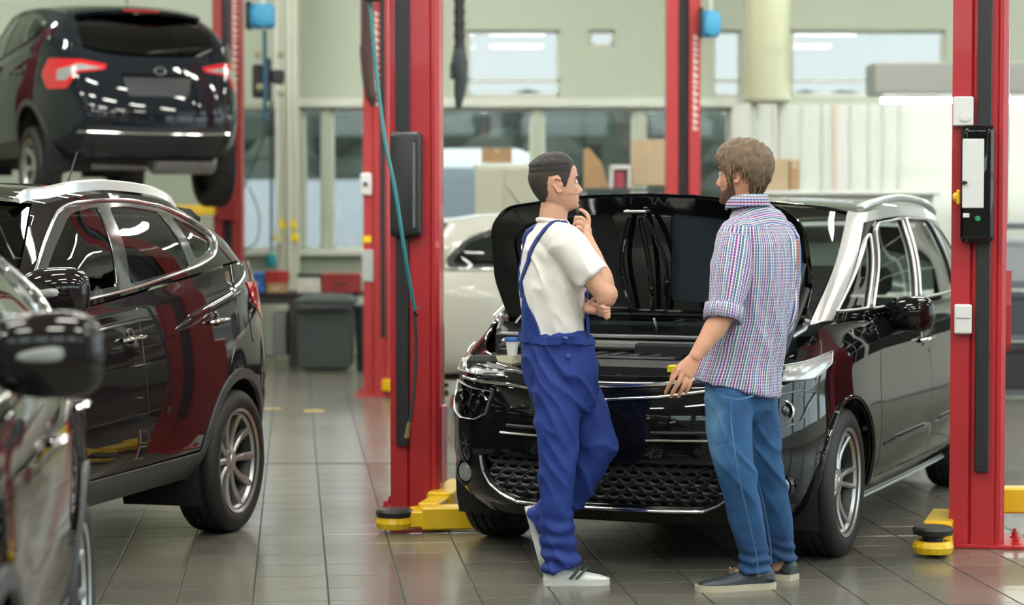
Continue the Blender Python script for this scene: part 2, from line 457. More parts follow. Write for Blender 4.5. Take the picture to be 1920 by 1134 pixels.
def interior(car, s_dash, z_floor, z_belt, s_f, s_r, half=.72, headz=None):
    b = MB(); b.box(-half, half, s_dash, s_f+1.9, z_floor, z_floor+.06); b.build('cabin_floor', dark, car)
    b = MB(); b.prism([(s_dash, z_floor+.3), (s_dash, z_belt-.07), (s_dash+.25, z_belt-.03), (s_dash+.42, z_belt-.10), (s_dash+.45, z_floor+.3)], -half, half, 'x'); b.build('dashboard', blackpl, car)
    for x in (-.37, .37): seat(car, x, s_f, z_floor+.12)
    seat(car, 0, s_r, z_floor+.12, w=.60)
    st = MB(); M = Matrix.Translation((.37, s_f-.50, z_belt-.10)) @ Matrix.Rotation(R_(65), 4, 'X')
    st.tube([(.18*math.cos(a), .18*math.sin(a), 0) for a in [2*math.pi*i/28 for i in range(28)]], .015, 8, True, M=M)
    st.box(-.17, .17, -.02, .02, -.012, .012, .005, M); st.box(-.06, .06, -.06, .05, -.02, .015, .01, M); st.build('steering_wheel', blackpl, car, True)
def mirror_part(car, sx, s, y, z, col, ind=True, sc_=1.0):
    """door mirror: arm, shell with housing, indicator strip, glass on the back"""
    b = MB()
    n = 20; m = 14; V = []; F = []
    for j in range(m+1):
        th = math.pi*j/m
        for i in range(n):
            ph = 2*math.pi*i/n
            sg = lambda v, e: math.copysign(abs(v)**e, v)
            px = .128*sc_*sg(math.cos(th), .75); rr = abs(math.sin(th))**.62
            ez = sg(math.sin(ph), .8); ey = sg(math.cos(ph), .8)
            zz = sc_*(.088+.010*math.cos(th))*rr*ez
            yy = (.085 if ey < 0 else .03)*rr*ey*(1-.25*abs(math.cos(th)))
            V.append(((y+.135+px)*sx, s+yy, z+zz))
    for j in range(m):
        for i in range(n): a = j*n+i; b_ = j*n+(i+1) % n; F.append((a, b_, b_+n, a+n) if sx < 0 else (a, a+n, b_+n, b_))
    o = mesh_obj('door_mirror', V, F, col, car, True)
    a = MB(); a.tube([((y-.06)*sx, s+.05, z-.07), ((y+.01)*sx, s+.03, z-.065), ((y+.10)*sx, s+.01, z-.05)], [.035, .028, .03], 10, flat=.6); a.build('mirror_arm', blackpl, o, True)
    g = MB(); g.ell(((y+.135)*sx, s+.026, z), (.105, .008, .068), 20, 8, e=.7); g.build('mirror_glass', chrome, o, True)
    if ind:
        q = []
        for k in range(9):
            t = k/8; q.append(((y+.075+.165*t)*sx, s-.083+.045*max(0, t-.45)**2*6, z-.002+.012*t))
        i_ = MB(); i_.tube(q, [.006, .012, .015, .017, .018, .018, .018, .016, .006], 8, flat=.55, up=Vector((0, -1, 0)))
        # flat is along -Y, width vertical
        i_.build('indicator_strip', MAT['lamp_clear'], o, True)
    return o
def handle_part(car, sx, L, s, z, m, w=.21):
    p, n = L.ev(*L.find('S', s, z)); T = Vector((0, 1, 0)); x = p.x*sx
    cup = MB(); cup.ell((x-.006*sx, s-.0, z), (.012, .060, .045), 20, 10); c = cup.build('handle_recess', blackgl, car, True)
    q = [(x+.004*sx, s-w*.42, z-.006), (x+.030*sx, s-w*.30, z), (x+.036*sx, s, z+.004), (x+.030*sx, s+w*.32, z+.004), (x+.004*sx, s+w*.47, z)]
    h = MB(); h.tube(crv(q, 5), .0165, 10, flat=.6, up=Vector((0, 0, 1))); h.build('door_handle', m, car, True)
lamp_clear = pbr('lamp_clear', (.42, .44, .44), .22, .5, coat=1, bump=(90, .25, .003))
lamp_red = pbr('lamp_red', (.55, .010, .02), .10, 0, coat=1)
lamp_dark = pbr('lamp_smoked', (.03, .032, .035), .08, .3, coat=1)
glass_t = glass('tinted_glass', (.16, .20, .19), 1.55)
glass_c = glass('clear_glass', (.62, .70, .67), 1.5)
glass_lamp = glass('lamp_lens', (.80, .83, .83), 1.5)
# ------------------------------------------------------------------ car models
_find0 = Loft.find
def _find(s, view, a, b):
    L = s.U-1
    if view == 'U': return a*L/11.0, b*(s.V-1)
    if view in 'Ee':
        row = int(round(b*(s.V-1))); lo = int(L*.22); hi = int(L*.85); xs = s.G[row, lo:hi, 0]
        k = int(np.argmin(abs(xs-a))); u = lo+k
        return (u if view == 'E' else -u), float(row)
    if view == 's': u, v = _find0(s, 'S', a, b); return -u, v
    return _find0(s, view, a, b)
Loft.find = _find
def neg(spec):
    """mirror a half outline to the other side, reversed order"""
    M = {'S': 's', 'E': 'e'}; out = []
    for v, a, b in reversed(spec):
        if v in 'SE': out.append((M[v], a, b))
        elif v in 'FR': out.append((v, -a, b))
        elif v == 'U': out.append((v, -a, b))
        else: out.append((v, a, -b))
    return out
def arc(cx, cz, r, a0, a1, n=10): return [('S', cx+r*math.cos(R_(a0+(a1-a0)*i/n)), cz+r*math.sin(R_(a0+(a1-a0)*i/n))) for i in range(n+1)]
def ring(B, df, dy, dr, zs):
    wf = [1, 1, 1, .8, .25, 0, 0, 0, 0, 0, 0, 0]; wr = [0, 0, 0, 0, 0, 0, 0, 0, .2, .8, 1, 1]; out = []
    for i, (s, y) in enumerate(B):
        z = zs[i] if hasattr(zs, '__len__') else zs
        out.append((s+df*wf[i]-dr*wr[i], y*(1-dy/.9), z))
    return out
def mid(A, B, f=.5, bulge=.03, bf=.02, br=.03):
    out = []
    for i, (p, q) in enumerate(zip(A, B)):
        x = [p[k]*(1-f)+q[k]*f for k in range(3)]
        w = min(1, abs(p[1])/.6); x[1] += bulge*w; x[0] += (-bf if i < 3 else 0)+(br if i > 8 else 0); out.append(tuple(x))
    return out
def roof_mesh(car, name, ringpts, crown, m, i0=0):
    A = herm(np.array(ringpts), 8, True); n = len(A); K = 16; V = []; F = []
    W = A[:, 1].max()
    for i in range(n):
        s, y, z = A[i]
        for k in range(-K, K+1):
            t = k/K; V.append((y*t, s, z+crown*(y/W)**1.3*(1-abs(t)**2.2)))
    w = 2*K+1
    for i in range(n-1):
        for k in range(2*K): a = i*w+k; F.append((a, a+1, a+w+1, a+w))
    return mesh_obj(name, V, F, m, car, True)
def liner(car, s, z, r, y0, y1):
    for sg in (1, -1):
        V = []; F = []; n = 18
        for i in range(n+1):
            a = R_(-25+230*i/n)
            for y in (y0, y1): V.append((y*sg, s+r*math.cos(a), z+r*math.sin(a)))
        V.append((y0*sg, s, z)); c = len(V)-1
        for i in range(n): a = i*2; F.append((a, a+1, a+3, a+2)); F.append((a, a+2, c))
        mesh_obj('wheel_liner', V, F, dark, car, True)
def underbody(car, s0, s1, z0, z1, w=.60):
    b = MB(); b.box(-w, w, s0, s1, z0, z1, .02); b.box(-.62, .62, s0+.35, s0+.45, z0-.03, z0+.1, .01)
    o = b.build('underbody', dark, car)
    return o
def door_lines(): pass
# ---- black people carrier with its bonnet up
def build_mpv(name, label, loc, az, paint, group=None):
    car = thing(name, label, 'car', loc, -R_(az), group)
    B = [(0, 0), (.02, .40), (.10, .66), (.30, .83), (.78, .905), (1.4, .915), (2.3, .92), (3.2, .915), (4.0, .87), (4.35, .74), (4.50, .5), (4.55, 0)]
    zt = lambda *z: list(z)
    LR = [ring(B, .14, .10, .12, .195), ring(B, .04, .035, .05, .28), ring(B, -.005, .0, .01, .45), ring(B, .0, -.004, .0, .62),
          ring(B, .015, .006, .02, zt(.72, .72, .73, .74, .78, .80, .80, .80, .80, .8, .8, .8)),
          ring(B, .05, .012, .04, zt(.80, .81, .83, .86, .92, .95, .96, .97, .98, .95, .92, .92)),
          ring(B, .11, .055, .08, zt(.835, .845, .87, .915, 1.0, 1.03, 1.04, 1.06, 1.07, 1.05, 1.0, 1.0)),
          ring(B, .17, .095, .10, zt(.84, .85, .88, .93, 1.03, 1.055, 1.065, 1.08, 1.09, 1.07, 1.02, 1.02))]
    # the shoulder under the bonnet: inner edge of the wings
    LR[-1][3] = (.42, .735, .945); LR[-1][4] = (.72, .80, 1.045)
    LW = Loft(LR, 10, 6)
    G0 = [(.44, 0, 1.02), (.47, .40, 1.025), (.53, .66, 1.045), (.66, .795, 1.065), (1.2, .832, 1.06), (1.8, .84, 1.06), (2.4, .842, 1.065), (3.2, .838, 1.08), (4.0, .78, 1.09), (4.3, .66, 1.07), (4.42, .42, 1.02), (4.44, 0, 1.0)]
    G2 = [(1.62, 0, 1.60), (1.65, .36, 1.593), (1.72, .55, 1.575), (1.86, .66, 1.545), (2.1, .69, 1.56), (2.4, .70, 1.575), (2.7, .70, 1.58), (3.3, .685, 1.56), (3.8, .64, 1.52), (4.05, .56, 1.48), (4.16, .38, 1.48), (4.19, 0, 1.49)]
    GH = Loft([G0, mid(G0, G2, .5, .028, .05, .05), G2], 10, 14)
    sF, sR, zc, ra = .78, 3.57, .335, .385
    # --- bodywork
    bump = [('U', 0, 1), ('U', 2.0, 1), ('S', .47, .83)]+arc(sF, zc, ra, 140, 197, 8)+[('U', 2.9, .02), ('U', 1.4, 0)]
    spec = bump+[('U', 0, 0)]+neg(bump[1:])
    gr = rnd([(-.60, .475), (.60, .475), (.575, .37), (.44, .275), (-.44, .275), (-.575, .37)], [.02, .02, .10, .12, .12, .10])
    hl_lo = [('F', .55, .752), ('F', .575, .655), ('F', .64, .625), ('F', .74, .625), ('F', .81, .655), ('S', .38, .775), ('F', .80, .785), ('F', .68, .762)]
    fog = [('F', .735+.062*math.cos(2*math.pi*i/16), .375+.055*math.sin(2*math.pi*i/16)) for i in range(16)]
    up = rnd([(-.50, .70), (.50, .70), (.47, .52), (-.47, .52)], .03)
    panel(car, 'front_bumper', LW, spec, paint, [vw('F', gr), hl_lo, [(v if v == 'F' else 's', -a if v == 'F' else a, b) for v, a, b in hl_lo], fog, [('F', -a, b) for v, a, b in fog]], both=False, h=.04, skirt=.02)
    # grille: honeycomb set back behind the lower opening
    b = MB()
    for r in range(6):
        for c in range(-9, 10):
            x = c*.064+(.032 if r % 2 else 0); z = .290+r*.034
            if abs(x) > .55: continue
            pl, nl = LW.ev(*LW.find('F', x, z))
            q = [(pl.x+.030*math.cos(t), pl.y+.035, z+.017*math.sin(t)) for t in [R_(a) for a in (0, 60, 120, 180, 240, 300)]]
            b.tube(q, .0052, 4, True, flat=1.6)
    stuff(b.build('grille_honeycomb', blackpl, car, True))
    b = MB(); b.box(-.60, .60, .16, .20, .24, .50); b.build('grille_backing', dark, car)
    trim(car, 'grille_chrome', LW, vw('F', [(-.60, .47), (-.59, .40), (-.56, .345), (-.50, .300), (-.43, .272), (-.3, .268), (0, .266), (.3, .268), (.43, .272), (.50, .300), (.56, .345), (.59, .40), (.60, .47)]), chrome, .016, .012, .004, both=False, label='chrome strip curving under the grille')
    for z0, z1, zc1, nm in ((.860, .815, .792, 'bonnet_edge_chrome'), (.805, .765, .738, 'nose_chrome')):
        q = [(.74, z0), (.62, z0-.012), (.45, (z0+z1)/2), (.25, z1-.008), (0, zc1), (-.25, z1-.008), (-.45, (z0+z1)/2), (-.62, z0-.012), (-.74, z0)]
        trim(car, nm, LW, vw('F', [(a, b_) for a, b_ in q]), chrome, .016, .012, .005, both=False, label='chrome strip across the nose')
    # short chrome bars in the upper intake
    for sx in (-1, 1):
        trim(car, 'intake_bar', LW, vw('F', [(.20*sx, .572), (.485*sx, .578)]), chrome, .013, .010, .012, both=False)
        trim(car, 'intake_bar', LW, vw('F', [(.22*sx, .605), (.46*sx, .610)]), blackpl, .016, .010, .006, both=False)
    panel(car, 'intake_panel', LW, vw('F', up), blackgl, off=.004, both=False, h=.06)
    # lamps
    drl = [('F', .50, .818), ('F', .52, .848), ('F', .66, .872), ('F', .78, .895), ('S', .60, .935), ('S', .53, .885), ('S', .38, .835), ('F', .66, .822)]
    bases = panel(car, 'running_lamp', LW, drl, lamp_clear, off=.004, h=.04, label='slim clear daytime running lamp')
    for sx, o in ((1, bases[0]), (-1, bases[1])):
        for k in range(7):
            p, n = LW.ev(*LW.find('F', (.56+.038*k), .842+.0055*k)); m_ = MB(); m_.box(-.013, .013, -.006, .006, -.009, .009, .003, Matrix.Translation((p.x*sx, p.y-.006, p.z))); m_.build('led', pbr('led_white', (.9, .92, .92), .1, 0, 1), o)
    trim(car, 'running_lamp_rim', LW, drl, alloy, .006, .006, .006, closed=True)
    lens = panel(car, 'headlamp', LW, hl_lo, glass_lamp, off=.002, skirt=0, h=.05, label='clear lens of the main headlamp')
    trim(car, 'headlamp_rim', LW, hl_lo, alloy, .006, .008, .004, closed=True)
    for sx, o in ((1, lens[0]), (-1, lens[1])):
        uv = dens(LW, hl_lo); m_ = MB(); V = []
        P = [LW.ev(*q) for q in uv]; n_ = len(P)
        for p, n in P: V.append((p.x*sx, p.y, p.z))
        for p, n in P: q = p-n*.07; V.append((q.x*sx*.985, q.y+.02, q.z))
        V.append((.68*sx, .28, .70)); F = [(i, (i+1) % n_, (i+1) % n_+n_, i+n_) for i in range(n_)]+[(i+n_, (i+1) % n_+n_, 2*n_) for i in range(n_)]
        mesh_obj('headlamp_bowl', V, F, lamp_dark, o, True)
        for (x, z, r) in ((.635, .692, .047), (.74, .70, .045)):
            p, n = LW.ev(*LW.find('F', x, z)); M = Matrix.Translation((p.x*sx, p.y+.055, p.z)) @ Matrix.Rotation(R_(90), 4, 'X') @ Matrix.Rotation(R_(10*sx), 4, 'Y')
            m_ = MB(); m_.lathe([(r*1.15, 0), (r*1.15, .03), (r, .035), (r*.9, .02)], 24, M, cap=False); m_.build('projector_ring', chrome, o, True)
            m_ = MB(); m_.lathe([(r*.9, .012), (r*.7, .036), (r*.35, .048), (0, .052)], 24, M, cap=False); m_.build('projector_lens', glass('projector_glass', (.35, .42, .45), 1.8), o, True)
        p, n = LW.ev(*LW.find('F', .735, .375)); M = Matrix.Translation((p.x*sx, p.y+.02, p.z)) @ Matrix.Rotation(R_(25*sx), 4, 'Z') @ Matrix.Rotation(R_(90), 4, 'X')
        m_ = MB(); m_.lathe([(.070, -.03), (.066, .0), (.050, .01), (.044, -.012), (0, -.02)], 28, M, cap=False); fo = m_.build('fog_lamp', blackgl, car, True)
        m_ = MB(); m_.lathe([(.044, .004), (.030, .012), (0, .016)], 24, M, cap=False); m_.build('fog_lens', lamp_clear, fo, True)
    # wings, doors, quarters
    fen = [('S', .48, .825)]+arc(sF, zc, ra, 137, -6, 16)+[('S', 1.285, .31), ('S', 1.30, .6), ('S', 1.33, .92), ('E', 1.36, .99), ('E', .55, .99), ('U', 2.05, .99)]
    fe = panel(car, 'front_wing', LW, fen, paint, skirt=.02, h=.05)
    trim(car, 'wheel_arch_lip', LW, arc(sF, zc, ra+.004, 190, -8, 18), paint, .022, .014, .0)
    trim(car, 'wheel_arch_lip', LW, arc(sR, zc, ra+.004, 188, -8, 18), paint, .022, .014, .0)
    fd = panel(car, 'front_door', LW, [('S', 1.295, .31), ('S', 1.31, .6), ('S', 1.34, .92), ('E', 1.37, .99), ('E', 2.41, .99), ('S', 2.42, .6), ('S', 2.42, .31)], paint, h=.06)
    rd = panel(car, 'rear_door', LW, [('S', 2.428, .31), ('S', 2.428, .6), ('E', 2.42, .99), ('E', 3.50, .99), ('S', 3.50, .85)]+arc(sR, zc, ra+.015, 103, 165, 6)+[('S', 3.15, .31)], paint, h=.06)
    panel(car, 'rear_quarter', LW, [('S', 3.508, .86), ('E', 3.508, .99), ('U', 9.6, .99), ('U', 9.6, .0)]+[('S', 3.99, .24)]+arc(sR, zc, ra, 0, 98, 8), paint, h=.06)
    panel(car, 'tailgate', LW, [('U', 9.62, .99), ('U', 9.62, .02), ('U', 12.38, .02), ('U', 12.38, .99)], paint, both=False, h=.06)
    panel(car, 'sill', LW, [('S', 1.17, .205), ('S', 1.155, .30), ('S', 3.18, .30), ('S', 3.17, .205)], paint, h=.08)
    trim(car, 'sill_strip', LW, vw('S', [(1.20, .212), (2.2, .208), (3.15, .212)]), satin, .014, .01, .004)
    trim(car, 'belt_trim', LW, [('E', 1.42, .97), ('E', 2.4, .97), ('E', 3.5, .97), ('E', 4.05, .97)], chrome, .018, .012, .004, label='bright strip along the window sills')
    for sx in (1, -1):
        handle_part(car, sx, LW, 2.24, .905, chrome); handle_part(car, sx, LW, 3.30, .93, chrome)
    # side rubbing strips moulded low on the doors
    trim(car, 'door_moulding', LW, vw('S', [(1.38, .45), (2.40, .46)]), paint, .05, .016, .0, taper=True)
    trim(car, 'door_moulding', LW, vw('S', [(2.45, .46), (3.12, .47)]), paint, .05, .016, .0, taper=True)
    # --- greenhouse
    q1 = rnd([(.86, 1.10), (1.36, 1.095), (1.80, 1.44), (1.70, 1.42)], .02); w1 = rnd([(1.46, 1.09), (1.92, 1.455), (2.03, 1.492), (2.52, 1.515), (2.40, 1.09)], [.03, .04, .06, .05, .03])
    w2 = rnd([(2.50, 1.10), (2.63, 1.515), (3.22, 1.505), (3.30, 1.47), (3.48, 1.14), (3.47, 1.11)], .03); w3 = rnd([(3.57, 1.14), (3.39, 1.485), (3.70, 1.44), (3.98, 1.26), (4.0, 1.16)], .03)
    panel(car, 'side_frame', GH, [('U', 3.22, 0), ('U', 5, 0), ('U', 7, 0), ('U', 8.7, 0), ('U', 8.7, .9), ('U', 7, .9), ('U', 5, .9), ('U', 3.3, .9)], blackgl, [vw('S', q) for q in (q1, w1, w2, w3)], h=.05, skirt=.02)
    for q, nm in ((q1, 'quarter_glass'), (w1, 'front_door_glass'), (w2, 'rear_door_glass'), (w3, 'quarter_glass')): panel(car, nm, GH, vw('S', q), MAT['clear_glass'] if nm != 'quarter_glass' else MAT['clear_glass'], off=-.006, skirt=0, h=.09)
    for q in (w1, w2, q1): trim(car, 'window_trim', GH, vw('S', q), satin, .014, .010, .004, closed=True)
    sil = [('U', 2.62, .0), ('U', 3.2, 0), ('U', 3.24, .5), ('U', 3.32, .9), ('U', 5, .9), ('U', 7, .9), ('U', 8.9, .9), ('U', 8.9, 1), ('U', 7, 1), ('U', 5, 1), ('U', 3, 1), ('U', 2.62, 1), ('U', 2.62, .5)]
    panel(car, 'roof_arch', GH, sil, satin, off=.004, h=.05, label='silver pillar and roof arch over the side windows')
    panel(car, 'windscreen', GH, [('U', 0, .0), ('U', 1.4, 0), ('U', 2.58, 0), ('U', 2.58, .5), ('U', 2.58, .97), ('U', 1.3, .97), ('U', 0, .97), ('U', -1.3, .97), ('U', -2.58, .97), ('U', -2.58, .5), ('U', -2.58, 0), ('U', -1.4, 0)], MAT['clear_glass'], off=-.004, skirt=0, both=False, h=.08)
    panel(car, 'rear_pillar', GH, [('U', 8.72, 0), ('U', 9.6, 0), ('U', 9.6, 1), ('U', 8.72, 1)], paint, h=.07)
    panel(car, 'rear_window', GH, [('U', 9.62, .1), ('U', 12.38, .1), ('U', 12.38, .95), ('U', 9.62, .95)], MAT['tinted_glass'], both=False, skirt=0, h=.09)
    roof_mesh(car, 'roof', G2, .05, paint)
    for sx in (1, -1):
        A = herm(np.array(G2), 8, True); sel = [p for p in A if 1.90 <= p[0] <= 4.02 and p[1] > .5]
        q = [Vector(((p[1]-.015)*sx, p[0], p[2]+.022+.022*math.sin(math.pi*min(1, max(0, (p[0]-1.9)/2.1)))**.5)) for p in sel]
        b = MB(); b.tube(q, .022, 10, flat=.9, up=Vector((0, 0, 1))); b.build('roof_rail', satin, car, True, label if False else 60)
    mirror_part(car, 1, 1.72, .82, 1.055, blackgl, False); mirror_part(car, -1, 1.72, .82, 1.055, blackgl, False)
    # --- wheels
    for s in (sF, sR):
        for sx in (1, -1): make_wheel(car, .79*sx, s, zc, sx, .335, .238, .215, 'twin')
        liner(car, s, zc, ra+.03, .45, .86)
    underbody(car, .35, 4.3, .22, .32)
    loft_inner(car, 'body_shell', LW, .03, dark, lambda s, z, y: (math.hypot(s-sF, z-zc) < ra+.03 or math.hypot(s-sR, z-zc) < ra+.03) or (z > .62 and s < 1.0) or (s < .5 and .24 < z < .5 and abs(y) < .62) or (s < .42 and y > .5))
    interior(car, .95, .28, 1.05, 1.95, 2.95)
    # --- engine bay
    eb = MB(); eb.box(-.70, .70, .22, .62, .58, .66, .01); eb.box(-.74, -.60, .20, .62, .60, .90, .02); eb.box(.60, .74, .20, .62, .60, .90, .02); e0 = eb.build('engine_bay', dark, car)
    b = MB(); b.box(-.62, .62, .10, .20, .80, .835, .012)
    for x in (-.5, -.25, .02, .3, .52): b.lathe([(.014, .835), (.014, .841), (0, .843)], 10, Matrix.Translation((x, .15, 0)))
    b.build('slam_panel', blackpl, car, True)
    b = MB(); b.box(-.46, .30, .22, .50, .76, .90, .03); b.box(-.40, .24, .26, .46, .895, .915, .01)
    for k in range(6): b.box(-.38+k*.1, -.33+k*.1, .27, .45, .913, .922, .004)
    ec = b.build('engine_cover', blackpl, car, True)
    b = MB(); b.lathe([(.032, .90), (.032, .925), (.020, .93), (0, .932)], 20, Matrix.Translation((.255, .21, -.045))); b.build('oil_cap', pbr('oil_cap_yellow', (.75, .72, .02), .4), ec, True)
    b = MB(); b.box(.34, .58, .24, .44, .74, .935, .015); bt = b.build('battery', blackpl, car, True)
    b = MB(); b.box(.36, .56, .225, .24, .90, .935, .004); b.box(.40, .44, .222, .24, .84, .90, .004); b.box(.335, .36, .222, .26, .90, .96, .004); b.build('battery_clamp', white_pl, bt, True)
    b = MB(); b.box(-.66, -.50, .24, .42, .72, .90, .03); rz = b.build('coolant_tank', pbr('tank_plastic', (.25, .24, .17), .4), car, True)
    b = MB(); b.lathe([(.03, .89), (.03, .925), (0, .93)], 18, Matrix.Translation((-.62, .38, 0))); b.build('tank_cap', blackpl, rz, True)
    for k, q in enumerate(([(-.5, .5, .92), (-.2, .46, .97), (.1, .5, .96), (.45, .46, .93)], [(-.66, .42, .93), (-.56, .47, .97), (-.40, .50, .95)], [(.30, .25, .90), (.42, .22, .955), (.60, .30, .94)], [(-.1, .22, .87), (-.3, .19, .88), (-.5, .22, .86), (-.6, .26, .80)])):
        b = MB(); b.tube(crv(q, 6), .017-.003*(k % 2), 8); b.build('engine_hose', rubber, car, True)
    # cowl with wiper arms under the windscreen
    b = MB(); b.prism([(.46, .86), (.46, .985), (.56, 1.035), (.60, 1.035), (.60, .86)], -.70, .70, 'x'); b.build('cowl_panel', blackpl, car, True)
    b = MB(); b.box(-.66, .66, .425, .46, .93, .972, .012); b.box(-.66, .66, .425, .458, .985, 1.0, .006); b.build('cowl_seal', satin, car, True)
    b = MB(); b.box(-.42, -.20, .40, .455, .915, .965, .012); b.build('cowl_bracket', blackpl, car, True)
    b = MB(); b.box(.0, .34, .40, .455, .905, .965, .012); b.build('cowl_bracket', blackpl, car, True)
    for x0 in (-.55, .12):
        b = MB(); b.tube(crv([(x0, .60, 1.05), (x0+.2, .66, 1.095), (x0+.5, .70, 1.12)], 5), .010, 6, flat=.7); b.build('wiper_arm', blackpl, car, True)
    # --- bonnet, hinged at the screen and standing open
    hp = rnd([(-.71, 0), (-.765, .20), (-.75, .46), (-.66, .56), (-.30, .61), (0, .62), (.30, .61), (.66, .56), (.75, .46), (.765, .20), (.71, 0)], .05)
    def hz(x, d): return .035*(1-(x/.83)**2)+.02*math.sin(math.pi*min(1, d/.63))-.03*max(0, (d-.4)/.23)**2
    M = Matrix.Translation((.015, .615, 1.045)) @ Matrix.Rotation(R_(-72), 4, 'X')
    # closed bonnet lies towards -Y (d along -Y); rotate up
    def hood_sheet(nm, poly, off, th, m, par, holes=(), h=.045):
        pts = []; edges = []
        dd = []
        for lp in [poly]+list(holes):
            q = []; n = len(lp)
            for i in range(n):
                a, b_ = lp[i], lp[(i+1) % n]; d = math.hypot(b_[0]-a[0], b_[1]-a[1]); k = max(1, int(d/.04))
                q += [(a[0]+(b_[0]-a[0])*j/k, a[1]+(b_[1]-a[1])*j/k) for j in range(k)]
            dd.append(q); n0 = len(pts); pts += q; edges += [(n0+i, n0+(i+1) % len(q)) for i in range(len(q))]
        bp = np.array(pts); ex = []
        for x in np.arange(bp[:, 0].min(), bp[:, 0].max(), h):
            for y in np.arange(bp[:, 1].min(), bp[:, 1].max(), h):
                if inpoly(x, y, dd[0]) and not any(inpoly(x, y, q) for q in dd[1:]) and ((bp-[x, y])**2).sum(1).min() > (h*.45)**2: ex.append((x, y))
        vv, ee, ff, *_ = delaunay_2d_cdt([Vector(p) for p in pts+ex], edges, [], 0, 1e-5)
        V = [(q.x, -q.y, hz(q.x, q.y)+off) for q in vv]; F = []; cnt = {}
        for f in ff:
            cx = sum(vv[i].x for i in f)/3; cy = sum(vv[i].y for i in f)/3
            if inpoly(cx, cy, dd[0]) and not any(inpoly(cx, cy, q) for q in dd[1:]):
                f = tuple(f); a, b_, c = (Vector(V[i]) for i in f)
                if (b_-a).cross(c-a).z < 0: f = (f[0], f[2], f[1])
                F.append(f)
        T = list(F); n = len(V); V += [(x, y, z-th) for x, y, z in V]
        for f in T:
            F.append((f[2]+n, f[1]+n, f[0]+n))
            for i in range(3): e = (f[i], f[(i+1) % 3]); cnt[e] = 1
        for (a, b_) in cnt:
            if (b_, a) not in cnt: F.append((b_, a, a+n, b_+n))
        me_o = mesh_obj(nm, [tuple(M @ Vector(v)) for v in V], F, m, par, True, angle=35); return me_o
    ho = hood_sheet('bonnet', hp, 0, .012, paint, car); ho['label'] = 'raised bonnet seen from its underside'
    inn = [rnd(q, .04) for q in ([(-.62, .10), (-.64, .40), (-.56, .48), (-.14, .53), (-.09, .10)], [(.62, .10), (.64, .40), (.56, .48), (.14, .53), (.09, .10)])]
    hi = hood_sheet('bonnet_inner_frame', [(x*.965, .02+y*.955) for x, y in hp], -.014, .022, paint, ho, inn)
    for k, q in enumerate(inn):
        li = hood_sheet('bonnet_liner', [(x*.99, y) for x, y in q], -.016, .006, pbr('bonnet_liner_dark', (.004, .004, .005), .6) if k == 0 else pbr('bonnet_liner_slate', (.018, .026, .036), .30), ho)  # right liner: a blue-grey reflection put into its colour
    for x in (-.08, .02, .08):
        b = MB(); b.tube([tuple(M @ Vector(p)) for p in crv([(x, -.06, -.036), (x*1.3, -.3, -.036), (x*.5, -.52, -.045)], 6)], .012, 8); b.build('bonnet_rib', blackgl, ho, True)
    b = MB(); b.tube([tuple(M @ Vector(p)) for p in [(-.05, -.55, -.03), (-.05, -.56, -.075), (.05, -.56, -.075), (.05, -.55, -.03)]], .007, 8); b.build('bonnet_catch', steel, ho, True)
    b = MB(); b.tube([(.70, .36, .93), tuple(M @ Vector((.74, -.30, -.02)))], .011, 8); b.tube([(.70, .36, .93), tuple(M @ Vector((.74, -.18, -.01)))], .016, 8); b.build('bonnet_strut', blackpl, car, True)
    for sx in (-1, 1):
        b = MB(); b.tube([(.70*sx, .50, 1.0), (.73*sx, .60, 1.03), (.74*sx, .63, 1.07)], .014, 8); b.build('bonnet_hinge', steel, car, True)
    return car
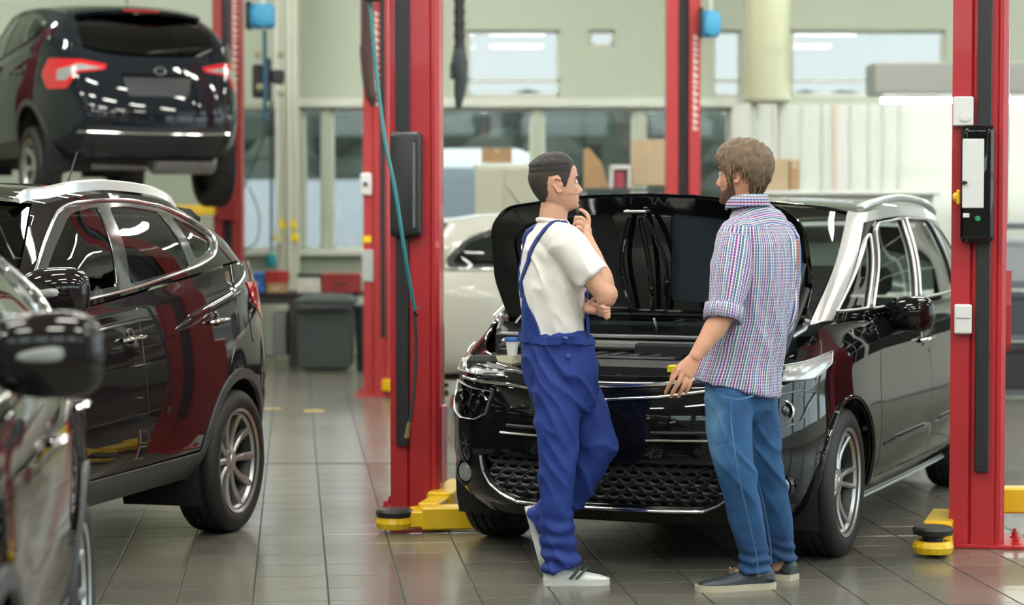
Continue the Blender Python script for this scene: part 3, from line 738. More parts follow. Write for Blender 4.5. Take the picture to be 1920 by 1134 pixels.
# ---- dark crossover
def build_suv(name, label, loc, az, paint, kind='suv', group=None, zscale=1.0, glassm=None, mirror_z=None):
    car = thing(name, label, 'car', loc, -R_(az), group)
    glassm = glassm or MAT['tinted_glass']
    B = [(0, 0), (.03, .40), (.14, .66), (.36, .82), (.85, .895), (1.5, .902), (2.3, .905), (3.2, .90), (3.86, .865), (4.22, .73), (4.36, .5), (4.41, 0)]
    LR = [ring(B, .15, .12, .12, .30), ring(B, .05, .04, .04, .41), ring(B, 0, .004, 0, .58), ring(B, 0, -.006, .01, .76),
          ring(B, .04, .004, .04, [.86, .86, .86, .88, .90, .92, .93, .95, .96, .95, .93, .92]),
          ring(B, .12, .035, .09, [.93, .93, .95, .98, 1.03, 1.08, 1.12, 1.17, 1.19, 1.16, 1.08, 1.06]),
          ring(B, .20, .065, .13, [.95, .95, .97, 1.01, 1.06, 1.12, 1.18, 1.26, 1.31, 1.26, 1.17, 1.14])]
    LW = Loft(LR, 10, 6)
    G0 = [(1.10, 0, 1.07), (1.13, .40, 1.07), (1.22, .63, 1.08), (1.40, .77, 1.10), (1.75, .825, 1.14), (2.05, .835, 1.165), (2.3, .838, 1.19), (3.2, .83, 1.27), (3.78, .775, 1.31), (4.05, .67, 1.27), (4.20, .45, 1.18), (4.24, 0, 1.15)]
    G2 = [(1.78, 0, 1.625), (1.80, .33, 1.62), (1.87, .50, 1.60), (2.02, .61, 1.59), (2.2, .645, 1.615), (2.4, .655, 1.63), (2.6, .655, 1.635), (3.1, .645, 1.615), (3.45, .61, 1.565), (3.66, .545, 1.54), (3.76, .38, 1.55), (3.78, 0, 1.56)]
    if kind == 'white':
        G2 = [(s+(.34 if s > 3.4 else (.15 if s > 3.0 else 0)), y, z) for s, y, z in G2]
        G0 = [(s, y, min(z, 1.15)) for s, y, z in G0]; LR[-1] = [(s, y, min(z, 1.15)) for s, y, z in LR[-1]]; LR[-2] = [(s, y, min(z, 1.07)) for s, y, z in LR[-2]]
    if kind == 'near': G2 = [(s, y*.87, z) for s, y, z in G2]; kind = 'suv'
    if zscale != 1.0:
        k = lambda r: [(s, y, .5+(z-.5)*zscale if z > .5 else z) for s, y, z in r]
        G0 = k(G0); G2 = k(G2); LR = [k(r) for r in LR]; LW = Loft(LR, 10, 6)
    Z = (lambda z: .5+(z-.5)*zscale if z > .5 else z)
    ZZ = lambda P: [(a, Z(b)) for a, b in P]
    S_ = lambda *P: [('S', a, Z(b)) for a, b in P]
    GH = Loft([G0, mid(G0, G2, .5, .030, .02, .05), G2], 10, 14)
    sF, sR, zc, ra = .88, (3.30 if kind == 'white' else 3.52), .345, .40
    # bodywork
    bump = [('U', 0, .99), ('U', 2.2, .99), ('S', .50, Z(.86))]+arc(sF, zc, ra, 140, 188, 8)+[('U', 2.9, .02), ('U', 1.4, 0)]
    panel(car, 'front_bumper', LW, bump+[('U', 0, 0)]+neg(bump[1:]), paint, both=False, h=.06)
    gr = rnd([(-.50, .80), (.50, .80), (.40, .62), (-.40, .62)], .05)
    g = panel(car, 'grille', LW, vw('F', ZZ(gr)), blackpl, off=.006, both=False)[0]
    trim(car, 'grille_surround', LW, vw('F', ZZ(gr)), chrome, .016, .012, .008, closed=True, both=False)
    panel(car, 'headlamp', LW, [('F', .48, Z(.84)), ('F', .60, Z(.76)), ('S', .40, Z(.80)), ('S', .72, Z(.93)), ('F', .66, Z(.90))], lamp_clear, off=.004, h=.05)
    panel(car, 'front_wing', LW, [('S', .52, Z(.87))]+arc(sF, zc, ra, 135, -4, 16)+[('S', 1.40, .44)]+S_((1.42, .8))+[('E', 1.45, .99), ('E', .6, .99), ('U', 2.25, .99)], paint, h=.06)
    # bonnet: closed, from the nose to the screen
    A = herm(np.array(LR[-1]), 8, True); Bk = herm(np.array(G0), 8, True)
    V = []; F = []; K = 12; fr = [p for p in A if p[0] < 1.35]; 
    for p in fr:
        for k in range(-K, K+1): t = k/K; V.append((p[1]*t*.985, p[0], p[2]+.055*(p[1]/.8)**1.5*(1-abs(t)**2.5)))
    w = 2*K+1
    for i in range(len(fr)-1):
        for k in range(2*K): a = i*w+k; F.append((a, a+1, a+w+1, a+w))
    mesh_obj('bonnet', V, F, paint, car, True)
    panel(car, 'front_door', LW, [('S', 1.41, .44)]+S_((1.43, .8))+[('E', 1.46, .99), ('E', 2.37, .99)]+S_((2.38, .9), (2.42, .6))+[('S', 2.42, .44)], paint, h=.06)
    panel(car, 'rear_door', LW, [('S', 2.43, .44)]+S_((2.43, .6), (2.39, .9))+[('E', 2.38, .99), ('E', 3.55, .99)]+S_((3.50, 1.0), (3.36, .80))+arc(sR, zc, ra+.02, 116, 166, 6), paint, h=.06)
    panel(car, 'rear_quarter', LW, S_((3.37, .80), (3.51, 1.0))+[('E', 3.56, .99), ('U', 9.0, .99), ('U', 9.3, .55), ('U', 9.3, .0)]+[('S', 3.97, .33)]+arc(sR, zc, ra, -2, 113, 8), paint, h=.05)
    panel(car, 'sill_cladding', LW, [('S', 1.27, .31), ('S', 1.26, .43), ('S', 3.12, .43), ('S', 3.13, .31)], cladding, off=.006, h=.08)
    for s in (sF, sR):
        lip = arc(s, zc, ra+.002, -6, 186, 20)+arc(s, zc, ra+.050, 186, -6, 20)
        panel(car, 'arch_cladding', LW, lip, cladding, off=.008, h=.06)
    # fuel flap, rear lamps, tail
    panel(car, 'fuel_flap', LW, vw('S', ZZ(rnd([(3.70, .90), (3.84, .92), (3.82, 1.08), (3.69, 1.06)], .05))), paint, off=.003)
    if kind == 'wagon':
        lampq = [('R', .42, Z(1.06)), ('R', .60, Z(1.10)), ('R', .72, Z(1.11)), ('S', 3.95, Z(1.12)), ('S', 3.86, Z(1.0)), ('S', 3.97, Z(.86)), ('R', .74, Z(.86)), ('R', .66, Z(.99)), ('R', .44, Z(1.02))]
    else:
        lampq = [('R', .50, Z(1.04)), ('R', .66, Z(1.15)), ('S', 3.93, Z(1.20)), ('S', 3.72, Z(1.205)), ('S', 3.80, Z(1.10)), ('S', 3.97, Z(1.01)), ('R', .70, Z(1.0))]
    if kind == 'white': lampq = [('R', .50, Z(1.0)), ('R', .56, Z(1.12)), ('R', .68, Z(1.12)), ('R', .70, Z(1.0))]
    tl = panel(car, 'tail_lamp', LW, lampq, lamp_red, off=.006, h=.04, label='red wrap-round tail lamp')
    if kind == 'wagon':
        panel(car, 'lamp_insert', LW, [('R', .45, Z(1.03)), ('R', .64, Z(1.065)), ('R', .78, Z(1.02)), ('R', .79, Z(.93)), ('R', .74, Z(.93)), ('R', .66, Z(1.01))], lamp_clear, off=.010, h=.04, parent=tl)
    panel(car, 'tailgate', LW, [('U', 9.02, .99), ('U', 9.32, .55), ('U', 9.7, .40), ('U', 12.3, .40), ('U', 12.68, .55), ('U', 12.98, .99)], paint, both=False, h=.05)
    panel(car, 'rear_bumper', LW, [('U', 9.32, .53), ('U', 9.32, 0), ('U', 12.68, 0), ('U', 12.68, .53), ('U', 12.3, .385), ('U', 9.7, .385)], paint, off=.012, both=False, h=.05)
    panel(car, 'bumper_insert', LW, [('U', 9.6, .30), ('U', 9.7, .04), ('U', 12.3, .04), ('U', 12.4, .30)], cladding if kind != 'wagon' else blackpl, off=.018, both=False, h=.06)
    rec = panel(car, 'plate_recess', LW, vw('R', ZZ(rnd([(-.30, .96), (.30, .96), (.26, .80), (-.26, .80)], .02))), blackpl, off=.003, both=False)
    trim(car, 'tailgate_handle', LW, vw('R', ZZ([(-.30, .975), (.30, .975)])), chrome if kind != 'wagon' else blackgl, .022, .02, .008, both=False)
    if kind == 'wagon':
        trim(car, 'bumper_chrome', LW, vw('R', [(-.66, .50), (-.3, .49), (.3, .49), (.66, .50)]), chrome, .026, .02, .022, both=False, label='chrome strip along the rear bumper')
        b = MB()
        for k in range(4): b.tube([(.11*math.cos(a)*.42+(-.0), 4.405+.012, Z(1.01)+.03*math.sin(a)) for a in [2*math.pi*i/20 for i in range(20)]], .004, 6, True) if k == 0 else None
        b.build('tail_badge', chrome, car, True)
    for sx in (1, -1):
        handle_part(car, sx, LW, 2.27, Z(1.01), chrome); handle_part(car, sx, LW, 3.24, Z(1.04), chrome)
        p = LW.ev(*LW.find('R', .55*sx, .45))[0]
        b = MB(); b.box(p.x-.05, p.x+.05, p.y-.0, p.y+.024, .43, .47, .008)
        if kind != 'wagon': b.build('bumper_reflector', lamp_red, car, True)
    # crease over the rear wheel and along the doors
    trim(car, 'shoulder_crease', LW, S_((2.75, 1.02), (3.1, 1.085), (3.5, 1.15), (3.66, 1.17)), paint, .06, .014, -.002, taper=True)
    # greenhouse
    w1 = rnd(ZZ([(1.62, 1.20), (1.84, 1.38), (2.14, 1.555), (2.36, 1.575), (2.40, 1.575), (2.29, 1.235)]), [.02, .1, .08, .02, .02, .02])
    w2 = rnd(ZZ([(2.42, 1.24), (2.50, 1.575), (2.70, 1.58), (3.03, 1.555), (3.10, 1.31), (3.07, 1.295)]), [.02, .03, .1, .03, .03, .03])
    w3 = rnd(ZZ([(3.18, 1.335), (3.13, 1.535), (3.32, 1.495), (3.49, 1.43), (3.42, 1.375), (3.30, 1.345)]), [.02, .03, .05, .04, .04, .05])
    if kind == 'white':
        w1 = rnd(ZZ([(1.62, 1.19), (1.84, 1.38), (2.14, 1.555), (2.40, 1.575), (2.32, 1.19)]), .03); w2 = rnd(ZZ([(2.42, 1.19), (2.50, 1.575), (2.70, 1.58), (3.06, 1.57), (3.10, 1.19)]), .03)
        w3 = rnd(ZZ([(3.20, 1.20), (3.16, 1.55), (3.60, 1.51), (3.88, 1.38), (4.0, 1.24), (3.98, 1.20)]), .03)
    side = [('U', 2.75, 0), ('U', 5, 0), ('U', 7, 0), ('U', 9.0, 0), ('U', 9.0, 1), ('U', 7, 1), ('U', 5, 1), ('U', 3, 1), ('U', 2.7, 1), ('U', 2.72, .5)]
    line = rnd(ZZ([(1.48, 1.15), (1.80, 1.40), (2.10, 1.585), (2.45, 1.605), (2.75, 1.605), (3.10, 1.575), (3.36, 1.52), (3.56, 1.43), (3.44, 1.345), (3.20, 1.30), (2.4, 1.215)]), [.02, .12, .12, .1, .1, .1, .1, .05, .08, .1, .1], 6)
    if kind == 'white': line = rnd(ZZ([(1.48, 1.15), (1.80, 1.40), (2.10, 1.585), (2.45, 1.605), (3.10, 1.585), (3.60, 1.54), (3.90, 1.41), (4.05, 1.25), (4.04, 1.165), (3.20, 1.165), (2.4, 1.165)]), [.02, .12, .12, .1, .1, .1, .06, .05, .08, .1, .1], 6)
    panel(car, 'side_frame', GH, side, paint, [vw('S', line)], h=.05, skirt=.02)
    greyf = pbr('window_pillar_gloss', (.045, .048, .048), .12, 0, 1)
    panel(car, 'window_pillars', GH, vw('S', line), greyf, [vw('S', q) for q in (w1, w2, w3)], off=-.003, h=.05, skirt=.015)
    for q, nm in ((w1, 'front_door_glass'), (w2, 'rear_door_glass'), (w3, 'quarter_glass')): panel(car, nm, GH, vw('S', q), glassm, off=-.010, skirt=0, h=.09)
    trim(car, 'window_surround', GH, vw('S', line), chrome if kind != 'wagon' else blackgl, .016, .010, .003, closed=True)
    panel(car, 'windscreen', GH, [('U', 0, .0), ('U', 1.4, 0), ('U', 2.70, 0), ('U', 2.66, .5), ('U', 2.66, .97), ('U', 1.3, .97), ('U', 0, .97), ('U', -1.3, .97), ('U', -2.66, .97), ('U', -2.66, .5), ('U', -2.70, 0), ('U', -1.4, 0)], MAT['clear_glass'], off=-.004, skirt=0, both=False, h=.09)
    panel(car, 'rear_pillar', GH, [('U', 9.02, 0), ('U', 9.45, 0), ('U', 9.35, .5), ('U', 9.3, 1), ('U', 9.02, 1)], paint, h=.06)
    panel(car, 'rear_window', GH, [('U', 9.46, .04), ('U', 9.36, .5), ('U', 9.31, .93), ('U', 11, .93), ('U', 12.69, .93), ('U', 12.64, .5), ('U', 12.54, .04), ('U', 11, .04)], MAT['tinted_glass'] if kind != 'wagon' else glass('rear_glass_dark', (.04, .045, .05), 1.5), off=-.002, skirt=0, both=False, h=.09)
    roof_mesh(car, 'roof', G2, .05, paint)
    # roof spoiler
    sp = MB(); P = [(G2[9][1]*.98, 3.60, G2[9][2]+.005), (.42, 3.70, G2[10][2]+.01), (0, 3.72, G2[11][2]+.015)]
    V = []; F = []; xs = [-.56, -.42, -.2, 0, .2, .42, .56]
    for x in xs:
        t = abs(x)/.56; z0 = Z(1.60)-.045*t*t; y0 = 3.60-.02*t; y1 = 3.93-.10*t*t
        V += [(x, y0, z0+.015), (x, (y0+y1)/2, z0+.01), (x, y1, z0-.035), (x, y1-.015, z0-.062), (x, y0+.05, z0-.05)]
    for i in range(len(xs)-1):
        for k in range(5): a = i*5+k; b_ = i*5+(k+1) % 5; F.append((a, b_, b_+5, a+5))
    F += [tuple(range(5)), tuple(range(len(V)-1, len(V)-6, -1))]
    mesh_obj('roof_spoiler', V, F, paint, car, True, angle=50)
    b = MB(); b.box(-.16, .16, 3.895, 3.935, Z(1.545), Z(1.56), .004); b.build('brake_light', lamp_red, car, True)
    if kind == 'suv':
        A = herm(np.array(G2), 8, True); A = A[20:80]; sel = [(s_, np.interp(s_, A[:, 0], np.maximum(A[:, 1], .60)), np.interp(s_, A[:, 0], A[:, 2])) for s_ in np.linspace(1.86, 3.46, 40)]
        for sx in (1, -1):
            V = []; F = []; n = len(sel)
            for i, p in enumerate(sel):
                t = i/(n-1); e = min(1, t/.09, (1-t)/.10); hh = .006+.046*math.sin(math.pi/2*e)*(1-.25*t)
                x = (p[1]-.03)*sx; V += [(x-.018*sx, p[0], p[2]+.004+hh*.5), (x-.014*sx, p[0], p[2]+.012+hh), (x, p[0], p[2]+.016+hh), (x+.012*sx, p[0], p[2]+.008+hh), (x+.017*sx, p[0], p[2]-.006+hh*.45)]
            for i in range(n-1):
                for k in range(5): a = i*5+k; b_ = i*5+(k+1) % 5; F.append((a, b_, b_+5, a+5) if sx < 0 else (a, a+5, b_+5, b_))
            F += [tuple(range(5)), tuple(range(len(V)-1, len(V)-6, -1))]
            mesh_obj('roof_rail', V, F, satin, car, True, angle=40)
    b = MB(); b.tube([(0, 3.52, Z(1.655)), (.0, 3.49, Z(1.69)), (.0, 3.60, Z(1.85))], [.012, .006, .003], 8); b.build('aerial', blackpl, car, True)
    b = MB(); b.tube(crv([(.05, 4.24, Z(1.17)), (-.2, 4.25, Z(1.20)), (-.45, 4.20, Z(1.23))], 5), .009, 6); b.build('rear_wiper', blackpl, car, True)
    mz = mirror_z or Z(1.235); mirror_part(car, 1, 1.45, .81, mz, paint, True, 1.18); mirror_part(car, -1, 1.45, .81, mz, paint, True, 1.18)
    drop = .13 if kind == 'wagon' else 0
    for s in (sF, sR):
        for sx in (1, -1): make_wheel(car, .785*sx, s, zc-drop, sx, .345, .245 if kind == 'suv' else .225, .225, 'ten' if kind == 'suv' else 'disc')
        liner(car, s, zc, ra+.02, .45, .85)
    underbody(car, .4, 4.1, .26, .36)
    if kind == 'wagon':
        b = MB(); b.tube([(-.8, sR, zc-drop), (-.4, sR, zc-drop+.02), (.4, sR, zc-drop+.02), (.8, sR, zc-drop)], .045, 12); b.build('rear_axle', steel, car, True)
        b = MB(); b.lathe([(.10, -.28), (.12, -.26), (.12, .26), (.10, .28)], 20, Matrix.Translation((-.35, 3.95, .27)) @ Matrix.Rotation(R_(90), 4, 'Y')); b.build('silencer', steel, car, True)
        for sx in (1, -1):
            pts = [(.55*sx+.05*math.cos(a*1.0), sR+.05+.05*math.sin(a), .24+.012*a) for a in [k*.5 for k in range(50)]]; b = MB(); b.tube([(x, y, .22+.0055*i) for i, (x, y, z) in enumerate(pts)], .008, 6); b.build('coil_spring', steel, car, True)
    loft_inner(car, 'body_shell', LW, .03, dark, lambda s, z, y: (math.hypot(s-sF, z-zc) < ra+.05 or math.hypot(s-sR, z-zc) < ra+.05))
    interior(car, 1.30, .36, Z(1.14), 2.05, 2.95, half=.70)
    return car
# ------------------------------------------------------------------ room
x0, x1, y0, y1, H = ROOM['x0'], ROOM['x1'], ROOM['y0'], ROOM['y1'], ROOM['h']
grout = pbr('grout', (.035, .034, .030), .8)
fl = struct(MB().box(x0, x1, y0, y1, -.12, -.004).build('floor', grout))
# tiles: separate pieces where they are near enough to tell apart, the rest joined
tile_ms = []
for k, c in enumerate(((.132, .126, .105), (.145, .138, .115), (.122, .117, .099), (.150, .142, .118))):
    m = pbr('floor_tile_%d' % k, c, .19, spec=.5, bump=(7, .02), var=(2.2, .12)); tile_ms.append(m)
    nt = m.node_tree; tc = nt.nodes['Texture Coordinate']
    geo = nt.nodes.new('ShaderNodeNewGeometry')
    for n in nt.nodes:
        if n.type == 'TEX_NOISE': nt.links.new(geo.outputs['Position'], n.inputs['Vector'])
    n2 = nt.nodes.new('ShaderNodeTexNoise'); n2.inputs['Scale'].default_value = 1.3; n2.inputs['Detail'].default_value = 6; nt.links.new(geo.outputs['Position'], n2.inputs['Vector'])
    mr = nt.nodes.new('ShaderNodeMapRange'); mr.inputs[3].default_value = .13; mr.inputs[4].default_value = .30; nt.links.new(n2.outputs['Fac'], mr.inputs[0]); nt.links.new(mr.outputs[0], nt.nodes['Principled BSDF'].inputs['Roughness'])
TS = .304; ang = R_(5.55); uu = Vector((math.cos(ang), math.sin(ang), 0)); vv_ = Vector((-math.sin(ang), math.cos(ang), 0)); U0, V0 = .132, 9.242
def tile_mb(b, cx, cy, g=.0028, M=None):
    h = TS/2-g; c = .0018
    V = []
    for (hh, z) in ((h, -.006), (h, -.0015), (h-c, 0)):
        for sx, sy in ((-1, -1), (1, -1), (1, 1), (-1, 1)): V.append((cx+uu.x*sx*hh+vv_.x*sy*hh, cy+uu.y*sx*hh+vv_.y*sy*hh, z))
    F = [(8, 9, 10, 11)]
    for r in (0, 4):
        for k in range(4): F.append((r+k, r+(k+1) % 4, r+4+(k+1) % 4, r+4+k))
    b.add(V, F)
cells = []
for i in range(-48, 48):
    for j in range(-50, 66):
        p = uu*(U0+(i+.5)*TS)+vv_*(V0+(j+.5)*TS)
        if not (x0+.2 < p.x < x1-.2 and y0+.2 < p.y < y1-.2): continue
        infr = p.y > 8.45 and abs(p.x/p.y) < .232
        cells.append((p.y if infr else 1e3+p.y, p.x, p.y, infr))
cells.sort()
tmesh = []
for m in tile_ms:
    b = MB(); tile_mb(b, 0, 0); me = bpy.data.meshes.new('tile'); me.from_pydata(b.V, [], b.F); me.materials.append(m); tmesh.append(me)
for _, X, Y, infr in cells[:300]:
    o = bpy.data.objects.new('tile', tmesh[random.randrange(4)]); link(o, fl); o.location = (X, Y, 0)
b = MB()
for _, X, Y, infr in cells[300:]: tile_mb(b, X, Y)
stuff(b.build('tiles', tile_ms[1], fl))
# drain strip across the bay, marks on the floor
b = MB(); b.box(-9, 8, 13.70, 13.75, .0002, .0015); b.build('joint_strip', pbr('joint_dark', (.03, .04, .035), .6), fl)
for k, (px, py, w, d) in enumerate(((-1.53, 17.3, .16, .12), (-2.05, 17.5, .5, .07))):
    b = MB(); b.prism([(px-w/2, py-d/2), (px+w/2, py-d/2*.8), (px+w/2*.9, py+d/2), (px-w/2, py+d/2*.9)], .0005, .002, 'z'); b.build('floor_mark', pbr('floor_mark_yellow', (.55, .40, .08), .6), fl)
# walls
def wall_open(name, axis, pos, a0, a1, z0, z1, holes, m, th=.2, sgn=1):
    """wall with rectangular openings; axis 'y' wall spans x at Y=pos; axis 'x' wall spans y at X=pos"""
    ea = sorted({a0, a1, *[h[0] for h in holes], *[h[1] for h in holes]}); ez = sorted({z0, z1, *[h[2] for h in holes], *[h[3] for h in holes]})
    b = MB()
    for i in range(len(ea)-1):
        run = None
        for j in range(len(ez)-1):
            ca, cz = (ea[i]+ea[i+1])/2, (ez[j]+ez[j+1])/2
            if any(h[0] < ca < h[1] and h[2] < cz < h[3] for h in holes): continue
            if axis == 'y': b.box(ea[i], ea[i+1], pos, pos+th*sgn, ez[j], ez[j+1]) if sgn > 0 else b.box(ea[i], ea[i+1], pos-th, pos, ez[j], ez[j+1])
            else: b.box(pos, pos+th, ea[i], ea[i+1], ez[j], ez[j+1]) if sgn > 0 else b.box(pos-th, pos, ea[i], ea[i+1], ez[j], ez[j+1])
    return struct(b.build(name, m))
bandz = (1.15, 2.66)
lo = [(-2.92, -2.50, 1.12, 2.64), (-2.24, -2.02, 1.12, 2.64), (-1.94, -1.56, 1.12, 2.64), (-1.48, -.85, 1.12, 2.64), (-.80, .22, 1.12, 2.64), (.32, 1.31, 1.12, 2.64), (1.41, 2.33, 1.12, 2.64)]
hi = [(-.48, .51, 2.76, 3.47), (.82, 1.10, 3.30, 3.47), (2.14, 2.45, 2.76, 3.47), (2.98, 4.62, 2.76, 3.47)]  # added upper openings: window reflections in the showroom glass, built into the wall
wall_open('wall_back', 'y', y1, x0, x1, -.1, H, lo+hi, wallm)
struct(MB().box(2.34, x1, y1-.06, y1-.005, 0, 2.68).build('wall_back_lining', walll))
fwin = [(x0+2+2.4*k, x0+4+2.4*k, 3.2, 4.2) for k in range(6)]
wall_open('wall_front', 'y', y0, x0, x1, -.1, H, fwin, pbr('wall_front_paint', (.20, .21, .20), .6), sgn=-1)
struct(MB().box(x0-.2, x0, y0, y1, -.1, H).build('wall_left', wallm))
rw = [(1.2+2.9*k, 3.8+2.9*k, .5, 4.4) for k in range(7)]
wall_open('wall_right', 'x', x1, y0, y1, -.1, H, rw, walll)
struct(MB().box(x0-.2, x1+.2, y0-.2, y1+.2, H, H+.15).build('ceiling', pbr('ceiling_paint', (.62, .63, .60), .8)))
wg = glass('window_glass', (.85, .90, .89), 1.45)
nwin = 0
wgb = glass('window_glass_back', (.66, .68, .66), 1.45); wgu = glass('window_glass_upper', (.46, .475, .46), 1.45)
def window(holes, axis, pos, name, depth=.06, nv=0, nh=0, fm=framem, gl=wg, bar=None):
    for (a, b_, z0, z1) in holes:
        f = MB(); t = .035
        def bx(p, q, r, s):
            if axis == 'y': f.box(p, q, pos, pos+depth, r, s, .004)
            else: f.box(pos, pos+depth, p, q, r, s, .004)
        bx(a, b_, z0, z0+t); bx(a, b_, z1-t, z1); bx(a, a+t, z0, z1); bx(b_-t, b_, z0, z1)
        for k in range(1, nv+1): c = a+(b_-a)*k/(nv+1); bx(c-t/2, c+t/2, z0, z1)
        for k in range(1, nh+1): c = z0+(z1-z0)*k/(nh+1); bx(a, b_, c-t/2, c+t/2)
        if bar: bx(a, b_, bar-t/2, bar+t/2)
        global nwin; nwin += 1
        o = struct(f.build('window_%d' % nwin, fm))
        g = MB()
        if axis == 'y': g.box(a+.01, b_-.01, pos+.028, pos+.034, z0+.01, z1-.01)
        else: g.box(pos+.028, pos+.034, a+.01, b_-.01, z0+.01, z1-.01)
        g.build('window_pane', gl, o)
window(lo, 'y', y1+.05, 'w', gl=wgb); window([hi[0], hi[2], hi[3]], 'y', y1+.05, 'w', bar=2.935, gl=wgu); window([hi[1]], 'y', y1+.05, 'w', gl=wgu)  # the hi ones stand in for reflections in the showroom glass
window(rw, 'x', x1+.05, 'w', nv=1, nh=2)
window(fwin, 'y', y0-.12, 'w', nh=1)
# beam and sill on the back wall
struct(MB().box(-2.3, 2.4, y1-.07, y1, 2.64, 2.74, .01).build('trim_1', framem)); struct(MB().box(-3.0, 2.4, y1-.14, y1, 1.06, 1.13, .01).build('trim_2', framem))
# vertical cladding ribs of the pale wall on the right
for k, (px, w, c) in enumerate(((2.62, .05, 0), (2.78, .04, 1), (2.92, .05, 0), (3.08, .06, 1), (3.30, .04, 0), (3.42, .05, 2), (3.60, .04, 0), (3.80, .06, 1), (3.95, .04, 0), (4.12, .05, 0))):
    struct(MB().box(px, px+w, y1-.09, y1-.061, .3, 2.68, .006).build('trim_%d' % (k+3), (framem, walll, pbr('strip_pinkish', (.62, .52, .46), .6))[c]))
# outside the back windows
gnd = struct(MB().box(-30, 40, y1+.3, 90, -.3, -.12).build('ground', pbr('yard', (.42, .43, .42), .9, var=(.4, .1))))
struct(MB().box(-30, 40, -40, y0-.4, -.3, -.12).build('ground', pbr('yard2', (.40, .41, .40), .9, var=(.4, .1))))
struct(MB().box(x1+.4, 60, -3, 24, -.3, -.12).build('ground', pbr('yard2', (.40, .41, .40), .9, var=(.4, .1))))
leafm = pbr('hedge_leaves', (.05, .065, .05), .8, var=(1.5, .5))
for k in range(9):
    X = -8.5+k*2.3; Y = 38+(k % 2)*5.5; r = 2.0
    t = thing('tree', ['round green tree in the yard, %s seen through the back windows' % w for w in ('first from left', 'second from left', 'third from left', 'fourth from left', 'fifth from left', 'sixth from left', 'seventh from left', 'eighth from left', 'rightmost')][k], 'tree', (X, Y, -.12), group='trees behind the yard')
    b = MB(); b.lathe([(.2, 0), (.13, 1.5)], 10); b.build('trunk', pbr('bark', (.09, .07, .05), .9), t)
    b = MB()
    for q in range(60):
        a = random.uniform(0, 6.28); ph = random.uniform(-.6, 1.4); rr = r*random.uniform(.55, .9)
        b.ell((rr*math.cos(a)*math.cos(ph), rr*math.sin(a)*math.cos(ph), 2.0+rr*.74*math.sin(ph)), (r*.34, r*.34, r*.28), 7, 5)
    stuff(b.build('foliage', leafm, t))
# delivery van outside, seen through the panes left of the middle
vt = thing('van', 'white van parked outside behind the back window, arched white windscreen frame', 'van', (-.42, 28.5, -.12))
vp = pbr('van_white', (.80, .83, .86), .4, coat=.5)
b = MB(); out = []
for z, hw, y in ((.35, .98, .1), (.9, 1.0, 0), (1.25, .98, .05), (1.9, .92, .55), (2.35, .78, .95), (2.47, .5, 1.1)): out.append([(-hw, y+.25), (-hw*.8, y), (0, y-.06), (hw*.8, y), (hw, y+.25), (hw, 4.6), (-hw, 4.6)]); 
zs = (.35, .9, 1.25, 1.9, 2.35, 2.47); V = [(x, y, z) for q, z in zip(out, zs) for x, y in q]; F = []
for j in range(5):
    for k in range(7): a = j*7+k; b_ = j*7+(k+1) % 7; F.append((a, b_, b_+7, a+7))
F += [tuple(range(35, 42)), tuple(reversed(range(7)))]; b.add(V, F); b.build('van_body', vp, vt)
b = MB(); pts = [(-.80, .06, 1.30), (.80, .06, 1.30), (.72, .62, 2.02), (.60, .84, 2.22), (-.60, .84, 2.22), (-.72, .62, 2.02)]
b.add([(x, y-.06, z) for x, y, z in pts], [(0, 1, 2, 3, 4, 5)]); b.build('van_windscreen', pbr('van_glass', (.10, .14, .16), .1, coat=1), vt)
for sx in (-1, 1):
    b = MB(); b.lathe([(.2, -.12), (.33, -.11), (.34, 0), (.33, .11), (.2, .12)], 24, Matrix.Translation((.85*sx, .9, .33)) @ Matrix.Rotation(R_(90), 4, 'Y')); b.build('van_wheel', rubber, vt)
    b = MB(); b.box(.62*sx-.16, .62*sx+.16, -.04, .04, .82, .98, .02); b.build('van_lamp', lamp_clear, vt)
ow = struct(MB().box(-12, -2.1, 34, 34.3, -.12, 2.0).build('wall_yard', pbr('yard_wall', (.50, .53, .56), .8, var=(.6, .08))))
# ------------------------------------------------------------------ ceiling lamps
tube_m = pbr('lamp_tube_glow', (1, 1, 1), .5, emit=(1, .985, .90), es=46.0)
k = 0
for X in (-6.3, -3.2, -.1, 3.0, 6.0):
    for Y in (0.5, 4.0, 7.5, 11.0, 14.5, 18.0, 21.5):
        rown = {.5: 'nearest the shop front', 4.0: 'second from the shop front', 7.5: 'third from the shop front', 11.0: 'in the middle row', 14.5: 'third from the back wall', 18.0: 'second from the back wall', 21.5: 'nearest the back wall'}[Y]
        coln = {-6.3: 'far left', -3.2: 'left', -.1: 'central', 3.0: 'right', 6.0: 'far right'}[X]
        t = thing('ceiling_lamp', 'fluorescent batten on the ceiling, %s line, %s' % (coln, rown), 'lamp', (X, Y, H-.45), 0, 'ceiling battens')
        if k == 0:
            lb = MB(); lb.box(-.78, .78, -.11, .11, .05, .12, .01); lb.tube([(-.6, 0, .12), (-.6, 0, .45)], .008, 6); lb.tube([(.6, 0, .12), (.6, 0, .45)], .008, 6); l0 = lb.build('lamp_housing', white_pl, t)
            lt = MB(); lt.box(-.74, .74, -.09, .09, .03, .05, .006); l1 = lt.build('lamp_diffuser', tube_m, t)
        else:
            for l in (l0, l1): c = l.copy(); C.link(c); c.parent = t
        k += 1
mpv = build_mpv('people_carrier', 'black people carrier with raised bonnet between the two men and the right red post', (.394, 9.674, 0), 22.5, paint_mpv)
suv = build_suv('crossover', 'dark brown crossover with silver roof rails standing left behind the blurred car', (-3.091, 7.670, 0), 15, paint_suv)
near = build_suv('hatchback', 'x', (-1.85, 4.05, 0), -5.9, paint_suv, 'near', zscale=.90, mirror_z=1.225); near.scale = (.92, .78, 1.0)
for c_ in near.children:
    if c_.name.startswith('wheel') and 'liner' not in c_.name: c_.scale = (1, 1/.78, 1)
